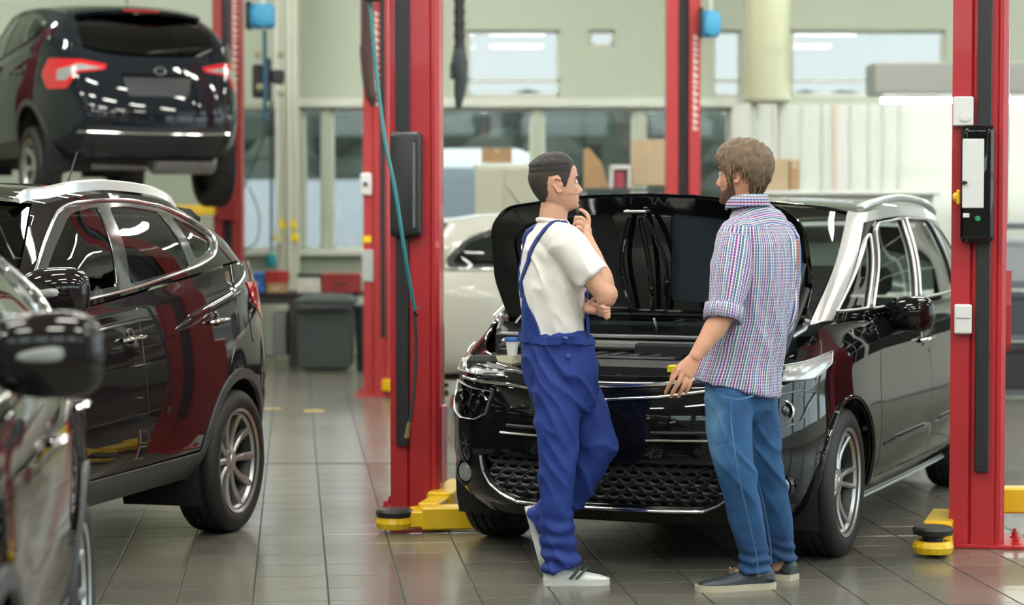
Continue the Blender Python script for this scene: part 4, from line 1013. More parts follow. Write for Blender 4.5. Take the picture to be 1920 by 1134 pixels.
near['label'] = 'out-of-focus dark car cut off by the left edge, nearest car to the viewer'
lifted = build_suv('estate_car', 'black car raised high on a lift, seen from behind at upper left', (-4.97, 22.86, 1.71), 153, paint_lift, 'wagon')
whitec = build_suv('hatchback', 'beige-white car parked side-on behind the raised bonnet', (3.55, 17.6, 0), -90, paint_white, 'white', zscale=.92)
# ------------------------------------------------------------------ two-post lifts
def text_mesh(name, s, size, m, parent, M, ext=.0008, align='CENTER'):
    cu = bpy.data.curves.new(name, 'FONT'); cu.body = s; cu.size = size; cu.extrude = ext; cu.align_x = align; cu.align_y = 'CENTER'
    o = bpy.data.objects.new(name, cu); C.link(o); dg = bpy.context.evaluated_depsgraph_get(); me = bpy.data.meshes.new_from_object(o.evaluated_get(dg)); C.unlink(o); bpy.data.objects.remove(o)
    me.transform(M); me.materials.clear(); me.materials.append(m); o = bpy.data.objects.new(name, me); link(o, parent); return o
def post(name, label, loc, rz, h=4.6, w=.235, d=.24, m=None, arms=True, armz=.10, spec=None, group=None, open_front=False):
    """lift column: local -Y faces the camera"""
    m = m or red; t = thing(name, label, 'car lift', loc, rz, group)
    b = MB()
    # C-section column with folded lips and a shallow groove up the front face
    o_ = [(-w/2, -d/2), (-w*.16, -d/2), (-w*.13, -d/2+.012), (-w*.10, -d/2), (w*.30, -d/2), (w*.325, -d/2+.006), (w*.35, -d/2), (w/2-.02, -d/2), (w/2, -d/2+.02), (w/2, d/2), (-w/2, d/2)]
    if open_front: o_ = [(-w/2, -d/2), (-w*.17, -d/2), (-w*.17, -d/2+.12), (w*.17, -d/2+.12), (w*.17, -d/2), (w/2, -d/2), (w/2, d/2), (-w/2, d/2)]
    b.prism(o_, .0, h, 'z'); b.build('column', m, t)
    if open_front:
        b = MB(); b.box(-w*.165, w*.165, -d/2+.10, -d/2+.118, 0, h); b.build('column_channel', blackpl, t)
    b = MB(); b.box(-w/2-.07, w/2+.09, -d/2-.03, d/2+.14, .0, .018, .003); pl = b.build('base_plate', m, t)
    for (x, y) in ((-w/2-.04, -.02), (w/2+.055, -d/2+.03), (w/2+.055, d/2), (-w/2-.04, d/2+.05)):
        b = MB(); b.lathe([(.022, .018), (.022, .024), (.014, .026), (.014, .045), (.008, .047), (.008, .062), (0, .064)], 8, Matrix.Translation((x, y, 0))); b.build('anchor_bolt', m, pl)
    return t
def lift_arm(parent, p0, p1, z, zt, w=.11, h=.10, pad=True, seg=True, low=None):
    """telescopic arm from the carriage to the pad: p0,p1 local xy"""
    a = Vector((p0[0], p0[1], 0)); e = Vector((p1[0], p1[1], 0)); L = (e-a).length; an = math.atan2(e.y-a.y, e.x-a.x)
    M = Matrix.Translation((p0[0], p0[1], z)) @ Matrix.Rotation(an, 4, 'Z')
    b = MB(); b.box(-.03, L*.62, -w/2, w/2, 0, h, .008, M); o = b.build('lift_arm', yellow, parent)
    b = MB(); b.box(L*.5, L*.93, -w*.38, w*.38, .012, h*.82, .006, M); b.build('arm_extension', yellow, o)
    b = MB(); b.tube([tuple(M @ Vector((L-.04+.075*math.cos(q), .075*math.sin(q), .035))) for q in [2*math.pi*i/16 for i in range(16)]], .020, 6, True, flat=1.6); b.lathe([(.065, .005), (.065, .02)], 16, M @ Matrix.Translation((L-.04, 0, 0))); b.build('arm_eye', yellow, o)
    Mp = M @ Matrix.Translation((L-.04, 0, 0))
    if pad:
        b = MB(); b.lathe([(.045, .015), (.045, zt-.045), (.055, zt-.04)], 16, Mp); b.build('pad_stem', blackpl, o, True)
        b = MB(); b.lathe([(.055, zt-.045), (.088, zt-.035), (.092, zt-.012), (.082, zt), (0, zt)], 24, Mp); b.build('lift_pad', rubber_b, o, True)
    return o
def carriage(t, w, d, z, m=red):
    b = MB(); b.box(-w/2-.02, w/2+.02, d/2-.02, d/2+.10, z-.06, z+.75, .01); o = b.build('carriage', m, t); return o
M4 = lambda x, y, z: Matrix.Translation((x, y, z))
FR = Matrix.Rotation(R_(90), 4, 'X')   # text upright facing -Y
# near left post (beside the black car)
pL = post('lift_post', 'near red lift post with long black cover box, left of the black car', (-.487, 11.50, 0), R_(-4), w=.25)
b = MB(); b.box(-.092, -.028, -.150, -.118, .36, 1.42, .004); b.box(-.092, -.022, -.150, -.118, 1.94, 4.5, .004); b.box(-.088, -.030, -.153, -.149, 1.96, 4.5); b.build('cable_channel', blackpl, pL)
def rbox(b, x0, x1, y0, y1, z0, z1, r):
    q = rnd([(x0, z0), (x1, z0), (x1, z1), (x0, z1)], r, 5); n = len(q); cx, cz = (x0+x1)/2, (z0+z1)/2
    V = [(x, y1, z) for x, z in q]+[(x, y0+.018, z) for x, z in q]+[(cx+(x-cx)*(1-.028/abs(x1-x0)), y0+.003, cz+(z-cz)*(1-.028/abs(z1-z0))) for x, z in q]+[(cx+(x-cx)*(1-.05/abs(x1-x0)), y0, cz+(z-cz)*(1-.05/abs(z1-z0))) for x, z in q]
    F = [tuple(range(n))]
    for r_ in range(3): F += [(r_*n+i, (r_+1)*n+i, (r_+1)*n+(i+1) % n, r_*n+(i+1) % n) for i in range(n)]
    F.append(tuple(range(4*n-1, 3*n-1, -1))); b.add(V, F)
b = MB(); rbox(b, -.115, .042, -.21, -.118, 1.425, 1.955, .03); bx = b.build('cover_box', blackpl, pL, True, angle=25)
b = MB(); b.box(.000, .014, -.213, -.205, 1.47, 1.90, .003); b.build('cover_edge', pbr('cover_edge_grey', (.13, .14, .16), .25), bx)
for x in (-.075, -.035): b = MB(); b.lathe([(.008, 0), (.008, .03), (0, .032)], 10, M4(x, -.135, 1.95)); b.build('cable_gland', steel, bx)
b = MB(); b.box(.126, .150, -.05, .04, .16, .56, .006); b.build('side_guard', pbr('guard_pink', (.55, .25, .33), .4), pL)
carriage(pL, .20, .24, .22)
lift_arm(pL, (.19, .32), (.10, -.56), .035, .0, pad=False, w=.13, h=.10)
lift_arm(pL, (.36, -.60), (-.075, -.69), .012, .10, w=.13, h=.11)
# near right post
pR = post('lift_post', 'near red lift post with black control box at the right edge', (2.170, 10.42, 0), R_(-11), w=.25, m=red)
b = MB(); b.box(-.012, .052, -.150, -.118, .355, 1.42, .004); b.box(-.012, .052, -.150, -.118, 1.93, 4.5, .004); b.lathe([(.012, 0), (.012, .004)], 10, M4(.02, -.150, .40) @ FR); b.build('cable_channel', blackpl, pR)
b = MB(); rbox(b, -.085, .062, -.22, -.118, 1.415, 1.945, .02); cb = b.build('control_box', blackgl, pR, True, angle=25)
b = MB(); b.box(-.078, .018, -.224, -.218, 1.57, 1.885, .003); b.build('instruction_panel', pbr('panel_white', (.70, .72, .73), .35), cb)
b = MB(); b.lathe([(.013, 0), (.013, .008), (.009, .011), (0, .011)], 16, M4(-.008, -.220, 1.522) @ FR); b.build('up_button', pbr('button_green', (.02, .25, .12), .4), cb)
b = MB(); b.box(-.074, -.045, -.224, -.219, 1.527, 1.547, .002); b.build('button_label', white_pl, cb)
b = MB(); b.lathe([(.010, 0), (.010, .014), (0, .015)], 12, M4(-.070, -.224, 1.685) @ FR); b.tube([(-.070, -.236, 1.685), (-.055, -.238, 1.686)], .005, 6); b.build('panel_catch', blackpl, cb)
b = MB(); b.box(-.104, -.086, -.20, -.15, 1.585, 1.655, .006); b.lathe([(.020, 0), (.022, .01), (.012, .02)], 10, M4(-.100, -.18, 1.62) @ Matrix.Rotation(R_(-90), 4, 'Y')); b.build('main_switch', pbr('switch_yellow', (.80, .50, .02), .4), cb)
b = MB(); b.box(-.122, -.030, -.165, -.12, 1.945, 2.08, .006); b.lathe([(.022, 0), (.022, .006), (.016, .008)], 20, M4(-.068, -.165, 1.985) @ FR); b.build('junction_box', white_pl, pR)
b = MB(); b.box(-.108, -.030, -.160, -.12, .992, 1.128, .006); b.box(-.104, -.034, -.166, -.158, 1.064, 1.124, .003); b.build('socket_box', white_pl, pR)
b = MB(); b.box(.126, .132, -.06, .075, 1.50, 2.40, .002); st = b.build('warning_labels', white_pl, pR)
for k, (z0, z1, c) in enumerate(((1.78, 2.0, (.22, .23, .26)), (1.52, 1.58, (.75, .60, .08)), (1.62, 1.68, (.6, .62, .62)), (2.1, 2.3, (.66, .55, .55)))): b = MB(); b.box(.132, .134, -.05, .065, z0, z1); b.build('label_print', pbr('print_%d' % k, c, .5), st)
b = MB(); b.prism([(-.06, .94), (.05, .90), (.05, 1.14), (.0, 1.20), (-.02, 1.28), (-.06, 1.12)], .126, .150, 'x'); b.build('hose_bracket', red2, pR)
carriage(pR, .20, .24, .22)
lift_arm(pR, (-.14, .20), (-.20, -.46), .012, .125, w=.13, h=.12)
lift_arm(pR, (.12, .18), (.80, .34), .13, .15, w=.12, h=.12)
# teal air hose on the near left post
t = thing('air_hose', 'teal air hose hanging down the near left red post to a brass end', 'hose', (-.68, 11.2, 0))
hs = pbr('hose_teal', (.03, .22, .24), .4); hd = pbr('hose_dark', (.03, .05, .05), .5)
def hp_(px, py, Y): x = (px-960)/FPX*Y; z = CAM_H-(py-390)/FPX*Y; return (x+.68, Y-11.2, z)
q1 = crv([hp_(693, -40, 11.25), hp_(697, 30, 11.25), hp_(706, 130, 11.22), hp_(722, 260, 11.16), hp_(740, 350, 11.14), hp_(757, 460, 11.15), hp_(769, 535, 11.2), hp_(777, 580, 11.24)], 8)
b = MB(); b.tube(q1, .0095, 8); b.build('hose_run', hs, t, True)
q2 = crv([hp_(777, 580, 11.24), hp_(780, 650, 11.27), hp_(777, 720, 11.27), hp_(771, 770, 11.27), hp_(766, 800, 11.27)], 8)
b = MB(); b.tube(q2, .0085, 8); b.build('hose_tail', hd, t, True)
b = MB(); b.tube([hp_(767, 792, 11.27), hp_(762, 822, 11.27)], [.010, .014], 8); b.build('brass_coupling', pbr('brass', (.60, .45, .22), .3, .8), t, True)
b = MB(); b.tube([hp_(784, 574, 11.37), hp_(784, 576, 11.25), hp_(776, 584, 11.22), hp_(782, 592, 11.26)], .006, 6); b.build('hose_hook', blackpl, t, True)
b = MB(); b.box(-.06, .03, -.02, .06, 2.60, 2.64, .006, M4(-.0, 0, 0)); b.build('hose_clip', blackpl, t)
# far pair
pA = post('lift_post', 'blurred red lift post standing behind the near left post', (-1.125, 18.7, 0), 0, w=.215, d=.22, m=red2)
b = MB(); b.box(.035, .075, -.125, -.108, .5, 4.5, .003); b.build('cable_channel', blackpl, pA)
lettm = pbr('post_lettering', (.75, .66, .62), .6)
pB = post('lift_post', 'red lift post with dark middle channel seen above the raised bonnet', (1.50, 19.75, 0), 0, w=.29, d=.28, m=red2, open_front=True)
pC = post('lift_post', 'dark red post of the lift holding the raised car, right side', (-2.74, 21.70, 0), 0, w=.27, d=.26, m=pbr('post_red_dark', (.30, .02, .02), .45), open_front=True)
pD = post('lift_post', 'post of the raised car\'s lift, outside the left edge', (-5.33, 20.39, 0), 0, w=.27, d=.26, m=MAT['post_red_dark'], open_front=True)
for p, x, z0, z1, s in ((pA, .010, 2.42, 3.20, .075), (pB, .105, 2.25, 3.05, .06), (pC, .085, 2.80, 3.55, .06)):
    dpt = {pA: -.111, pB: -.141, pC: -.131}[p]
    n = 11; hgt = (z1-z0)/n
    rl = random.Random(5); b = MB(); zq = z0; wl = .022 if p is not pA else .020
    while zq < z1:   # the vertical lettering is too blurred to read: pale strokes of its size
        hh = rl.uniform(.025, .05); b.box(x-wl, x+wl*.9, dpt-.002, dpt, zq, zq+hh*.45); b.box(x-wl, x-wl*.2, dpt-.002, dpt, zq+hh*.45, zq+hh); zq += hh+.016
    stuff(b.build('lettering', lettm, p))
# arms under the raised car
a1 = lift_arm(pC, (-.10, -.05), (-1.0, -.95), 1.50, .2); a2 = lift_arm(pC, (-.10, .05), (-1.25, .55), 1.50, .2)
a3 = lift_arm(pD, (.10, -.05), (1.15, -.62), 1.50, .2); a4 = lift_arm(pD, (.10, .08), (.55, 1.15), 1.50, .2)
for p in (pC, pD): b = MB(); b.box(-.10, .10, -.16, -.10, 1.45, 2.1, .008); b.build('carriage', MAT['post_red_dark'], p)
lift_arm(pA, (.10, -.10), (.55, -.75), .05, .12); lift_arm(pB, (-.1, -.1), (-.5, -.75), .05, .12)
# ------------------------------------------------------------------ background furniture
def on(px, Y): return (px-960)/FPX*Y
def zz(py, Y): return CAM_H-(py-390)/FPX*Y
def bx_px(b, xa, xb, ya, yb, Y, d, bev=.01): b.box(on(xa, Y), on(xb, Y), Y, Y+d, zz(yb, Y), zz(ya, Y), bev)
blue = pbr('reel_blue', (.015, .20, .42), .4, coat=.2)
def reel(X, Y, Z, lab):
    t = thing('hose_reel', lab, 'hose reel', (X, Y, Z))
    b = MB(); b.box(-.12, .12, -.10, .10, -.12, .12, .03); b.build('reel_case', blue, t)
    b = MB(); b.lathe([(.10, 0), (.115, .02), (.115, .05), (.05, .06), (0, .06)], 20, M4(.02, -.10, 0) @ FR); b.build('reel_drum', pbr('reel_blue_light', (.05, .30, .52), .4), t)
    b = MB(); b.box(-.17, -.11, -.06, .08, -.13, .15, .01); b.build('reel_bracket', blackpl, t); b = MB(); b.tube([(0, 0, .12), (0, 0, 5.3-Z)], .02, 8); b.build('reel_hanger', framem, t)
    return t
reel(on(495, 22.5), 22.5, zz(33, 22.5), 'blue hose reel hanging beside the dark red post at upper left')
r2 = reel(on(1331, 19.5), 19.5, zz(47, 19.5), 'blue hose reel hanging right of the post with the dark channel'); r2.scale = (.62, .8, .95)
# hanging exhaust hose
t = thing('exhaust_hose', 'black extraction hose hanging in front of the back windows', 'hose', (on(862, 19), 19, 0))
b = MB(); b.tube([(0, 0, 5.2), (0, 0, zz(95, 19))], .045, 10)
for k in range(30): b.lathe([(.046, 0), (.052, .02), (.046, .04)], 10, M4(0, 0, zz(95, 19)+.1*k), cap=False)
b.build('hose_pipe', rubber, t, True)
b = MB(); b.tube([(0, 0, zz(92, 19)), (.0, 0, zz(120, 19)), (.01, 0, zz(150, 19)), (.0, 0, zz(175, 19)), (-.01, 0, zz(203, 19))], [.05, .075, .055, .05, .025], 10); b.box(-.08, -.04, -.03, .03, zz(150, 19), zz(120, 19), .01); b.build('hose_nozzle', pbr('nozzle_blue_black', (.02, .035, .04), .5), t, True)
# another dark hose beside the far post
t = thing('hanging_hose', 'long brown-black hose hanging beside the blurred post', 'hose', (on(690, 18.3), 18.3, 0))
b = MB(); b.tube(crv([(.0, 0, 5.2), (-.0, 0, 3.0), (-.01, 0, zz(90, 18.3)), (.015, 0, zz(160, 18.3)), (.05, 0, zz(200, 18.3))], 6), [.055]*18+[.05]*4+[.04, .03, .02], 10); b.build('hose_pipe', pbr('hose_brown', (.05, .02, .018), .6), t, True)
# big duct
t = thing('ventilation_duct', 'fat yellowish-green round duct hanging from the ceiling right of the middle', 'duct', (on(1437, 22), 22, 0))
r = on(1480, 22)-on(1437, 22); ductm = pbr('duct_paint', (.50, .52, .36), .4, .2, var=(1.5, .08))
b = MB(); zb = zz(193, 22); b.lathe([(r*.93, zb+.02), (r*.93, zb), (r, zb), (r, 3.1), (r*1.02, 3.1), (r*1.02, 3.13), (r, 3.13), (r, 5.3)], 40, cap=False); b.build('duct_pipe', ductm, t, True)
b = MB(); b.lathe([(r*1.01, zb-.0), (r*1.03, zb+.015), (r*1.01, zb+.03)], 40, cap=False); b.build('duct_rim', pbr('duct_rim', (.30, .32, .22), .5), t, True)
b = MB()
for x in (-.12, .14): b.tube([(x, 0, 0), (x, 0, zb+.1)], .045, 12)
b.build('duct_leg', framem, t, True)
# grey slab built as a bulkhead over the bright wall, with the lamp below it
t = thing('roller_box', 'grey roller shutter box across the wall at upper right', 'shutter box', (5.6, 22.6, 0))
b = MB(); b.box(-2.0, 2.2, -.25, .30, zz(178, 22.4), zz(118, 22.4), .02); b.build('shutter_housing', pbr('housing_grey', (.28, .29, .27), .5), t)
t = thing('wall_lamp', 'long lit fluorescent tube under the grey shutter box', 'lamp', (5.0, 22.6, zz(184, 22.4)))
b = MB(); b.box(-1.3, 1.8, -.05, .05, 0, .03, .005); b.build('lamp_housing', white_pl, t); b = MB(); b.tube([(-1.28, 0, -.02), (1.78, 0, -.02)], .018, 10); b.build('lamp_tube', pbr('wall_tube_glow', (1, 1, 1), .5, emit=(1, 1, .95), es=30.0), t, True)
# pipes and column at the left of the back windows
t = thing('wall_column', 'pale green steel column with pipes, yellow triangles taped low on it', 'column', (on(540, 23.4), 23.4, 0))
b = MB(); b.box(-.12, .11, -.02, .16, 0, 5.3, .01); b.box(-.07, -.03, -.05, -.02, .7, 5.3, .01); b.build('column_body', cream, t)
b = MB(); b.tube([(.02, -.05, .9), (.02, -.05, 5.3)], .018, 8); b.tube([(-.10, -.06, 1.2), (-.10, -.06, 5.3)], .022, 8); b.build('column_pipe', framem, t, True)
yt = pbr('triangle_yellow', (.85, .62, .0), .5)
for (x, z) in ((-.065, 1.40), (.055, 1.40), (-.105, 1.27), (.075, 1.27)):
    b = MB(); b.prism([(x-.055, z-.04), (x+.055, z-.04), (x+.02, z+.05), (x-.02, z+.05)], -.062, -.055, 'y'); b.build('warning_triangle', yt, t)
# pneumatic tool cluster on the wall
t = thing('air_service_unit', 'dark cluster of regulators and blue tube hanging under the left hose reel', 'air unit', (on(505, 22.6), 22.6, 0))
b = MB(); b.box(-.16, -.05, -.05, .06, zz(185, 22.6), zz(122, 22.6), .02); b.box(.03, .16, -.05, .05, zz(158, 22.6), zz(132, 22.6), .02); b.box(-.05, .03, -.04, .04, zz(190, 22.6), zz(110, 22.6), .02); b.build('unit_body', blackpl, t)
b = MB(); b.tube([(-.03, -.06, zz(60, 22.6)), (-.03, -.06, zz(225, 22.6))], .022, 8); b.build('blue_pipe', pbr('pipe_blue', (.02, .10, .17), .4), t, True)
for (x, y) in ((487, 105), (530, 105), (530, 175), (490, 165)):
    b = MB(); b.lathe([(.03, 0), (.04, .01), (.04, .03), (.015, .035), (.012, .06), (0, .06)], 14, M4(on(x, 22.6)-on(505, 22.6), -.03, zz(y, 22.6)) @ FR); b.build('gauge', pbr('gauge_metal', (.35, .33, .22), .35, .6), t, True)
b = MB(); b.tube(crv([(.0, -.02, zz(200, 22.6)), (-.05, -.03, zz(260, 22.6)), (-.2, -.03, zz(330, 22.6)), (-.3, -.02, zz(380, 22.6))], 6), .008, 6); b.tube([(.03, 0, zz(190, 22.6)), (.02, 0, zz(470, 22.6))], .014, 6)
b.tube(crv([(-.2, -.03, zz(350, 22.6)), (-.1, -.03, zz(400, 22.6)), (-.12, -.03, zz(450, 22.6)), (-.25, -.03, zz(470, 22.6))], 6), .007, 6); b.build('hanging_cable', rubber, t, True)
b = MB(); b.lathe([(.05, 0), (.06, .03), (.05, .12), (.02, .14)], 12, M4(.02, 0, zz(500, 22.6))); b.build('hose_end', pbr('teal_plastic', (.01, .22, .25), .4), t, True)
# work bench, boxes and bins below the left windows
Yb = 22.0
t = thing('workbench', 'dark workbench against the back wall below the left windows', 'bench', (0, 0, 0))
b = MB(); b.box(on(455, Yb), on(690, Yb), Yb+.1, Yb+.75, zz(556, Yb), zz(548.6, Yb), .01); b.build('bench_top', pbr('bench_dark', (.06, .05, .045), .6), t)
b = MB(); bx_px(b, 540, 556, 552, 690, Yb+.15, .5); bx_px(b, 455, 540, 552, 570, Yb+.15, .5); b.build('bench_frame', pbr('bench_frame', (.05, .05, .05), .6), t)
b = MB(); bx_px(b, 510, 535, 586, 668, Yb+.1, .5); b.build('bench_cupboard', pbr('grey_cupboard', (.22, .23, .24), .5), t)
t = thing('wheeled_bin', 'dark grey-green bin on the floor under the workbench', 'bin', (on(612, 21.6), 21.6, 0))
b = MB(); b.lathe([(.26, .02), (.33, .05), (.36, .62), (.38, .62), (.38, .66), (.30, .70), (0, .72)], 4, Matrix.Rotation(R_(45), 4, 'Z') @ Matrix.Scale(1.05, 4)); b.build('bin_body', pbr('bin_green', (.035, .05, .047), .6), t)
b = MB(); b.box(-.25, .25, -.36, -.30, .60, .64, .01); b.build('bin_handle', blackpl, t)
t = thing('storage_bin', 'tall black bin between the dark green bin and the blurred post', 'bin', (on(688, 21.4), 21.4, 0)); b = MB(); b.lathe([(.10, .01), (.12, .6), (.13, .6), (.13, .64), (0, .66)], 20); b.build('bin_body', blackpl, t, True)
items = [('cardboard_box', 'small cardboard box on the workbench left end', (502, 538, 530, 548), (.42, .28, .12), .25), ('tool_case', 'red tool case on top of the small cardboard box', (500, 540, 508, 530), (.40, .02, .02), .25),
         ('parts_box', 'blue carton on the workbench beside the crossover\'s tail', (463, 497, 510, 548), (.03, .14, .42), .3), ('machine', 'small white bench machine with dark top under the yellow triangles', (560, 604, 512, 548), (.60, .61, .54), .3),
         ('tool_chest', 'low red tool chest on the workbench beside the bench machine', (606, 676, 512, 548), (.28, .02, .02), .35)]
for nm, lab, (a, b_, c, d), col, dp in items:
    t = thing(nm, lab, nm.replace('_', ' ').split()[-1], (on((a+b_)/2, Yb+.2), Yb+.2, zz(d, Yb+.2)))
    w = on(b_, Yb+.2)-on(a, Yb+.2); h = zz(c, Yb+.2)-zz(d, Yb+.2)
    m = pbr(nm+'_paint', col, .55, var=(6, .1)); b = MB(); b.box(-w/2, w/2, -dp/2, dp/2, 0, h*.8, .006); b.build('body', m, t)
    b = MB(); b.box(-w/2-.004, w/2+.004, -dp/2-.004, dp/2+.004, h*.8, h, .005); b.build('lid', m if nm != 'machine' else blackpl, t)
    b = MB(); b.box(-w*.18, w*.18, -dp/2-.012, -dp/2, h*.4, h*.5, .003); b.build('handle' if 'tool' in nm else 'label_strip', blackpl if 'tool' in nm else white_pl, t)
t = thing('wall_box', 'white switch box mounted on the left of the blurred post', 'switch box', (on(687, 18.6), 18.6, zz(345, 18.6)))
b = MB(); b.box(-.045, .045, -.06, .06, -.09, .09, .01); b.build('box_body', white_pl, t); b = MB(); b.lathe([(.02, 0), (.02, .02), (.008, .03)], 12, M4(0, -.06, .0) @ FR); b.build('box_knob', blackpl, t)
t = thing('paper_holder', 'pale grey cabinet hanging low on the left of the blurred post', 'cabinet', (on(691, 18.6), 18.62, 0)); b = MB(); b.box(-.055, .04, -.05, .05, zz(528, 18.6), zz(468, 18.6), .006); b.build('holder_body', pbr('holder_grey', (.42, .44, .45), .5), t)
b = MB(); b.box(-.04, .025, -.056, -.05, zz(450, 18.6)-.02, zz(442, 18.6), .002); b.box(-.05, .03, -.02, .02, zz(470, 18.6), zz(440, 18.6)); b.build('holder_tag', yt, t)
# cabinet and cartons behind the white car
Yc = 21.4
t = thing('metal_cabinet', 'beige metal cabinet standing behind the mechanic', 'cabinet', (on(945, Yc), Yc, 0)); b = MB(); b.box(on(890, Yc)-on(945, Yc), on(1000, Yc)-on(945, Yc), 0, .5, .0, zz(308, Yc), .01); b.build('cabinet_body', cream, t)
for x0_, x1_ in ((-.27, .0), (.005, .27)): b = MB(); b.box(x0_, x1_, -.02, 0, .08, zz(315, Yc), .006); d_ = b.build('cabinet_door', cream, t); b = MB(); b.box((x1_-.04) if x0_ < -.1 else x0_+.02, (x1_-.02) if x0_ < -.1 else x0_+.04, -.04, -.02, 1.2, 1.4, .004); b.build('door_handle', steel, d_)
cardm = pbr('cardboard', (.42, .27, .14), .85, var=(8, .08)); cardl = pbr('cardboard_pale', (.50, .40, .26), .85, var=(5, .08))
def carton(lab, xa, xb, ya, yb, Y, d, m, rz=0, group=None):
    X = on((xa+xb)/2, Y); w = (on(xb, Y)-on(xa, Y))/2; z0, z1 = zz(yb, Y), zz(ya, Y)
    t = thing('cardboard_box', lab, 'box', (X, Y+d/2, z0), rz, group)
    b = MB(); b.box(-w, w, -d/2, d/2, 0, z1-z0, .004); b.build('carton', m, t); b = MB(); b.box(-.025, .025, -d/2-.001, d/2+.001, (z1-z0)*.72, z1-z0+.002); b.build('packing_tape', pbr('tape', (.55, .42, .25), .3), t)
    b = MB(); b.box(-w, w, -.002, .002, z1-z0, z1-z0+.003); b.build('flap_joint', blackpl, t); return t
carton('brown cardboard box lying on the beige cabinet', 903, 960, 279, 305, Yc+.05, .3, cardm)
Ys = 20.6
t = thing('shelf_table', 'long table behind the white car carrying cartons', 'table', (0, 0, 0)); b = MB(); b.box(on(1085, Ys), on(1262, Ys)+.0, Ys-.05, Ys+.7, zz(352, Ys)-.03, zz(352, Ys)-.005, .005); b.build('table_top', pbr('table_dark', (.05, .08, .075), .5), t)
for x in (on(1095, Ys), on(1240, Ys)):
    for y in (Ys+.02, Ys+.6): b = MB(); b.box(x-.02, x+.02, y-.02, y+.02, 0, zz(352, Ys)-.03); b.build('leg', steel, t)
carton('large pale cardboard box on the table, left of the post with the dark channel', 1186, 1246, 262, 348, Ys+.1, .4, cardl)
t = thing('folded_cardboard', 'brown folded cardboard standing in a peak next to the mechanic\'s face', 'cardboard', (on(1120, Ys), Ys+.2, zz(352, Ys)))
b = MB(); b.prism([(-.12, 0), (.115, 0), (.04, .24), (-.07, .37), (-.12, .36)], -.03, .0, 'y'); b.prism([(-.12, 0), (.05, 0), (-.07, .33), (-.12, .30)], .06, .075, 'y'); b.build('card_sheet', cardm, t)
t = thing('crate', 'white and red crate on the table beside the large pale box', 'crate', (on(1162, Ys), Ys+.2, zz(352, Ys)))
b = MB(); b.box(-.085, -.055, -.1, .1, 0, .20, .005); b.box(.08, .11, -.1, .1, 0, .20, .005); b.box(-.085, .11, -.1, .1, .17, .21, .005); b.box(-.085, .11, .08, .1, 0, .2); b.build('crate_frame', white_pl, t); b = MB(); b.box(-.04, .05, -.08, .06, .0, .15, .005); b.build('crate_content', pbr('crate_red', (.35, .05, .08), .5), t)
t = thing('bench_right', 'pale bench under the cartons behind the plaid-shirted man', 'bench', (0, 0, 0)); b = MB(); b.box(on(1430, Ys), on(1760, Ys), Ys-.1, Ys+.6, zz(366, Ys), zz(358, Ys), .01); b.build('bench_top', walll, t)
b = MB(); b.box(on(1440, Ys), on(1750, Ys), Ys, Ys+.5, 0, zz(366, Ys), .01); b.build('bench_body', walll, t)
carton('wide pale cardboard box on the pale bench behind the plaid-shirted man', 1430, 1478, 298, 356, Ys, .35, cardl); carton('narrow brown cardboard box at the right end of the carton row', 1480, 1498, 300, 356, Ys+.01, .30, cardm)
# grey shelving at the right edge
t = thing('storage_rack', 'blue-grey storage rack at the right edge behind the red post', 'rack', (4.35, 18.4, 0))
rk = pbr('rack_grey', (.12, .14, .16), .5)
for x in (-.5, 1.2): b = MB(); b.box(x-.04, x+.04, -.3, .3, 0, 1.5, .005); b.build('rack_upright', rk, t)
for z in (.05, .5, .92, 1.40): b = MB(); b.box(-.54, 1.24, -.3, .3, z, z+.05, .005); b.build('rack_shelf', rk, t)
for k, (x, z, w, h, c) in enumerate(((-.3, .55, .3, .33, (.05, .06, .08)), (.1, .55, .28, .3, (.25, .26, .27)), (-.32, .97, .26, .35, (.30, .33, .36)), (.15, .97, .3, .3, (.10, .12, .15)), (-.25, .10, .36, .36, (.03, .03, .035)))):
    o = thing('storage_box', ['dark box on the rack\'s second shelf', 'grey box on the rack\'s second shelf', 'pale grey box on the rack\'s third shelf', 'slate box on the rack\'s third shelf', 'black box on the rack\'s bottom shelf'][k], 'box', (4.35+x, 18.3, z)); m = pbr('storage_%d' % k, c, .6)
    b = MB(); b.box(-w/2, w/2, -.2, .2, 0, h*.85, .01); b.build('body', m, o); b = MB(); b.box(-w/2-.01, w/2+.01, -.21, .21, h*.85, h, .01); b.build('lid', m, o)
# low red jack shape, added for the dark red band under the white car
t = thing('trolley_jack', 'dark red low trolley jack under the white car', 'jack', (-.35, 17.1, 0)); b = MB(); b.box(-.12, .42, -.16, .16, .04, .14, .02); b.box(-.05, .1, -.08, .08, .12, .22, .02); b.build('jack_body', pbr('jack_red', (.20, .02, .02), .5), t)
for x in (-.06, .36): b = MB(); b.lathe([(.04, -.18), (.04, .18)], 12, M4(x, 0, .04) @ FR); b.build('jack_wheel', blackpl, t)
# paper cup with a blue lid, left on the engine
t = thing('paper_cup', 'white paper cup with blue lid standing on the engine left of the mechanic', 'cup', (0, 0, 0)); Yq = 10.30
t.location = (.001, 10.16, .90); b = MB(); b.lathe([(.022, 0), (.030, .068)], 24); b.build('cup_body', white_pl, t, True); b = MB(); b.lathe([(.032, .066), (.033, .072), (.031, .078), (.029, .084), (0, .084)], 24); b.build('cup_lid', pbr('lid_blue', (.02, .10, .40), .4), t, True)
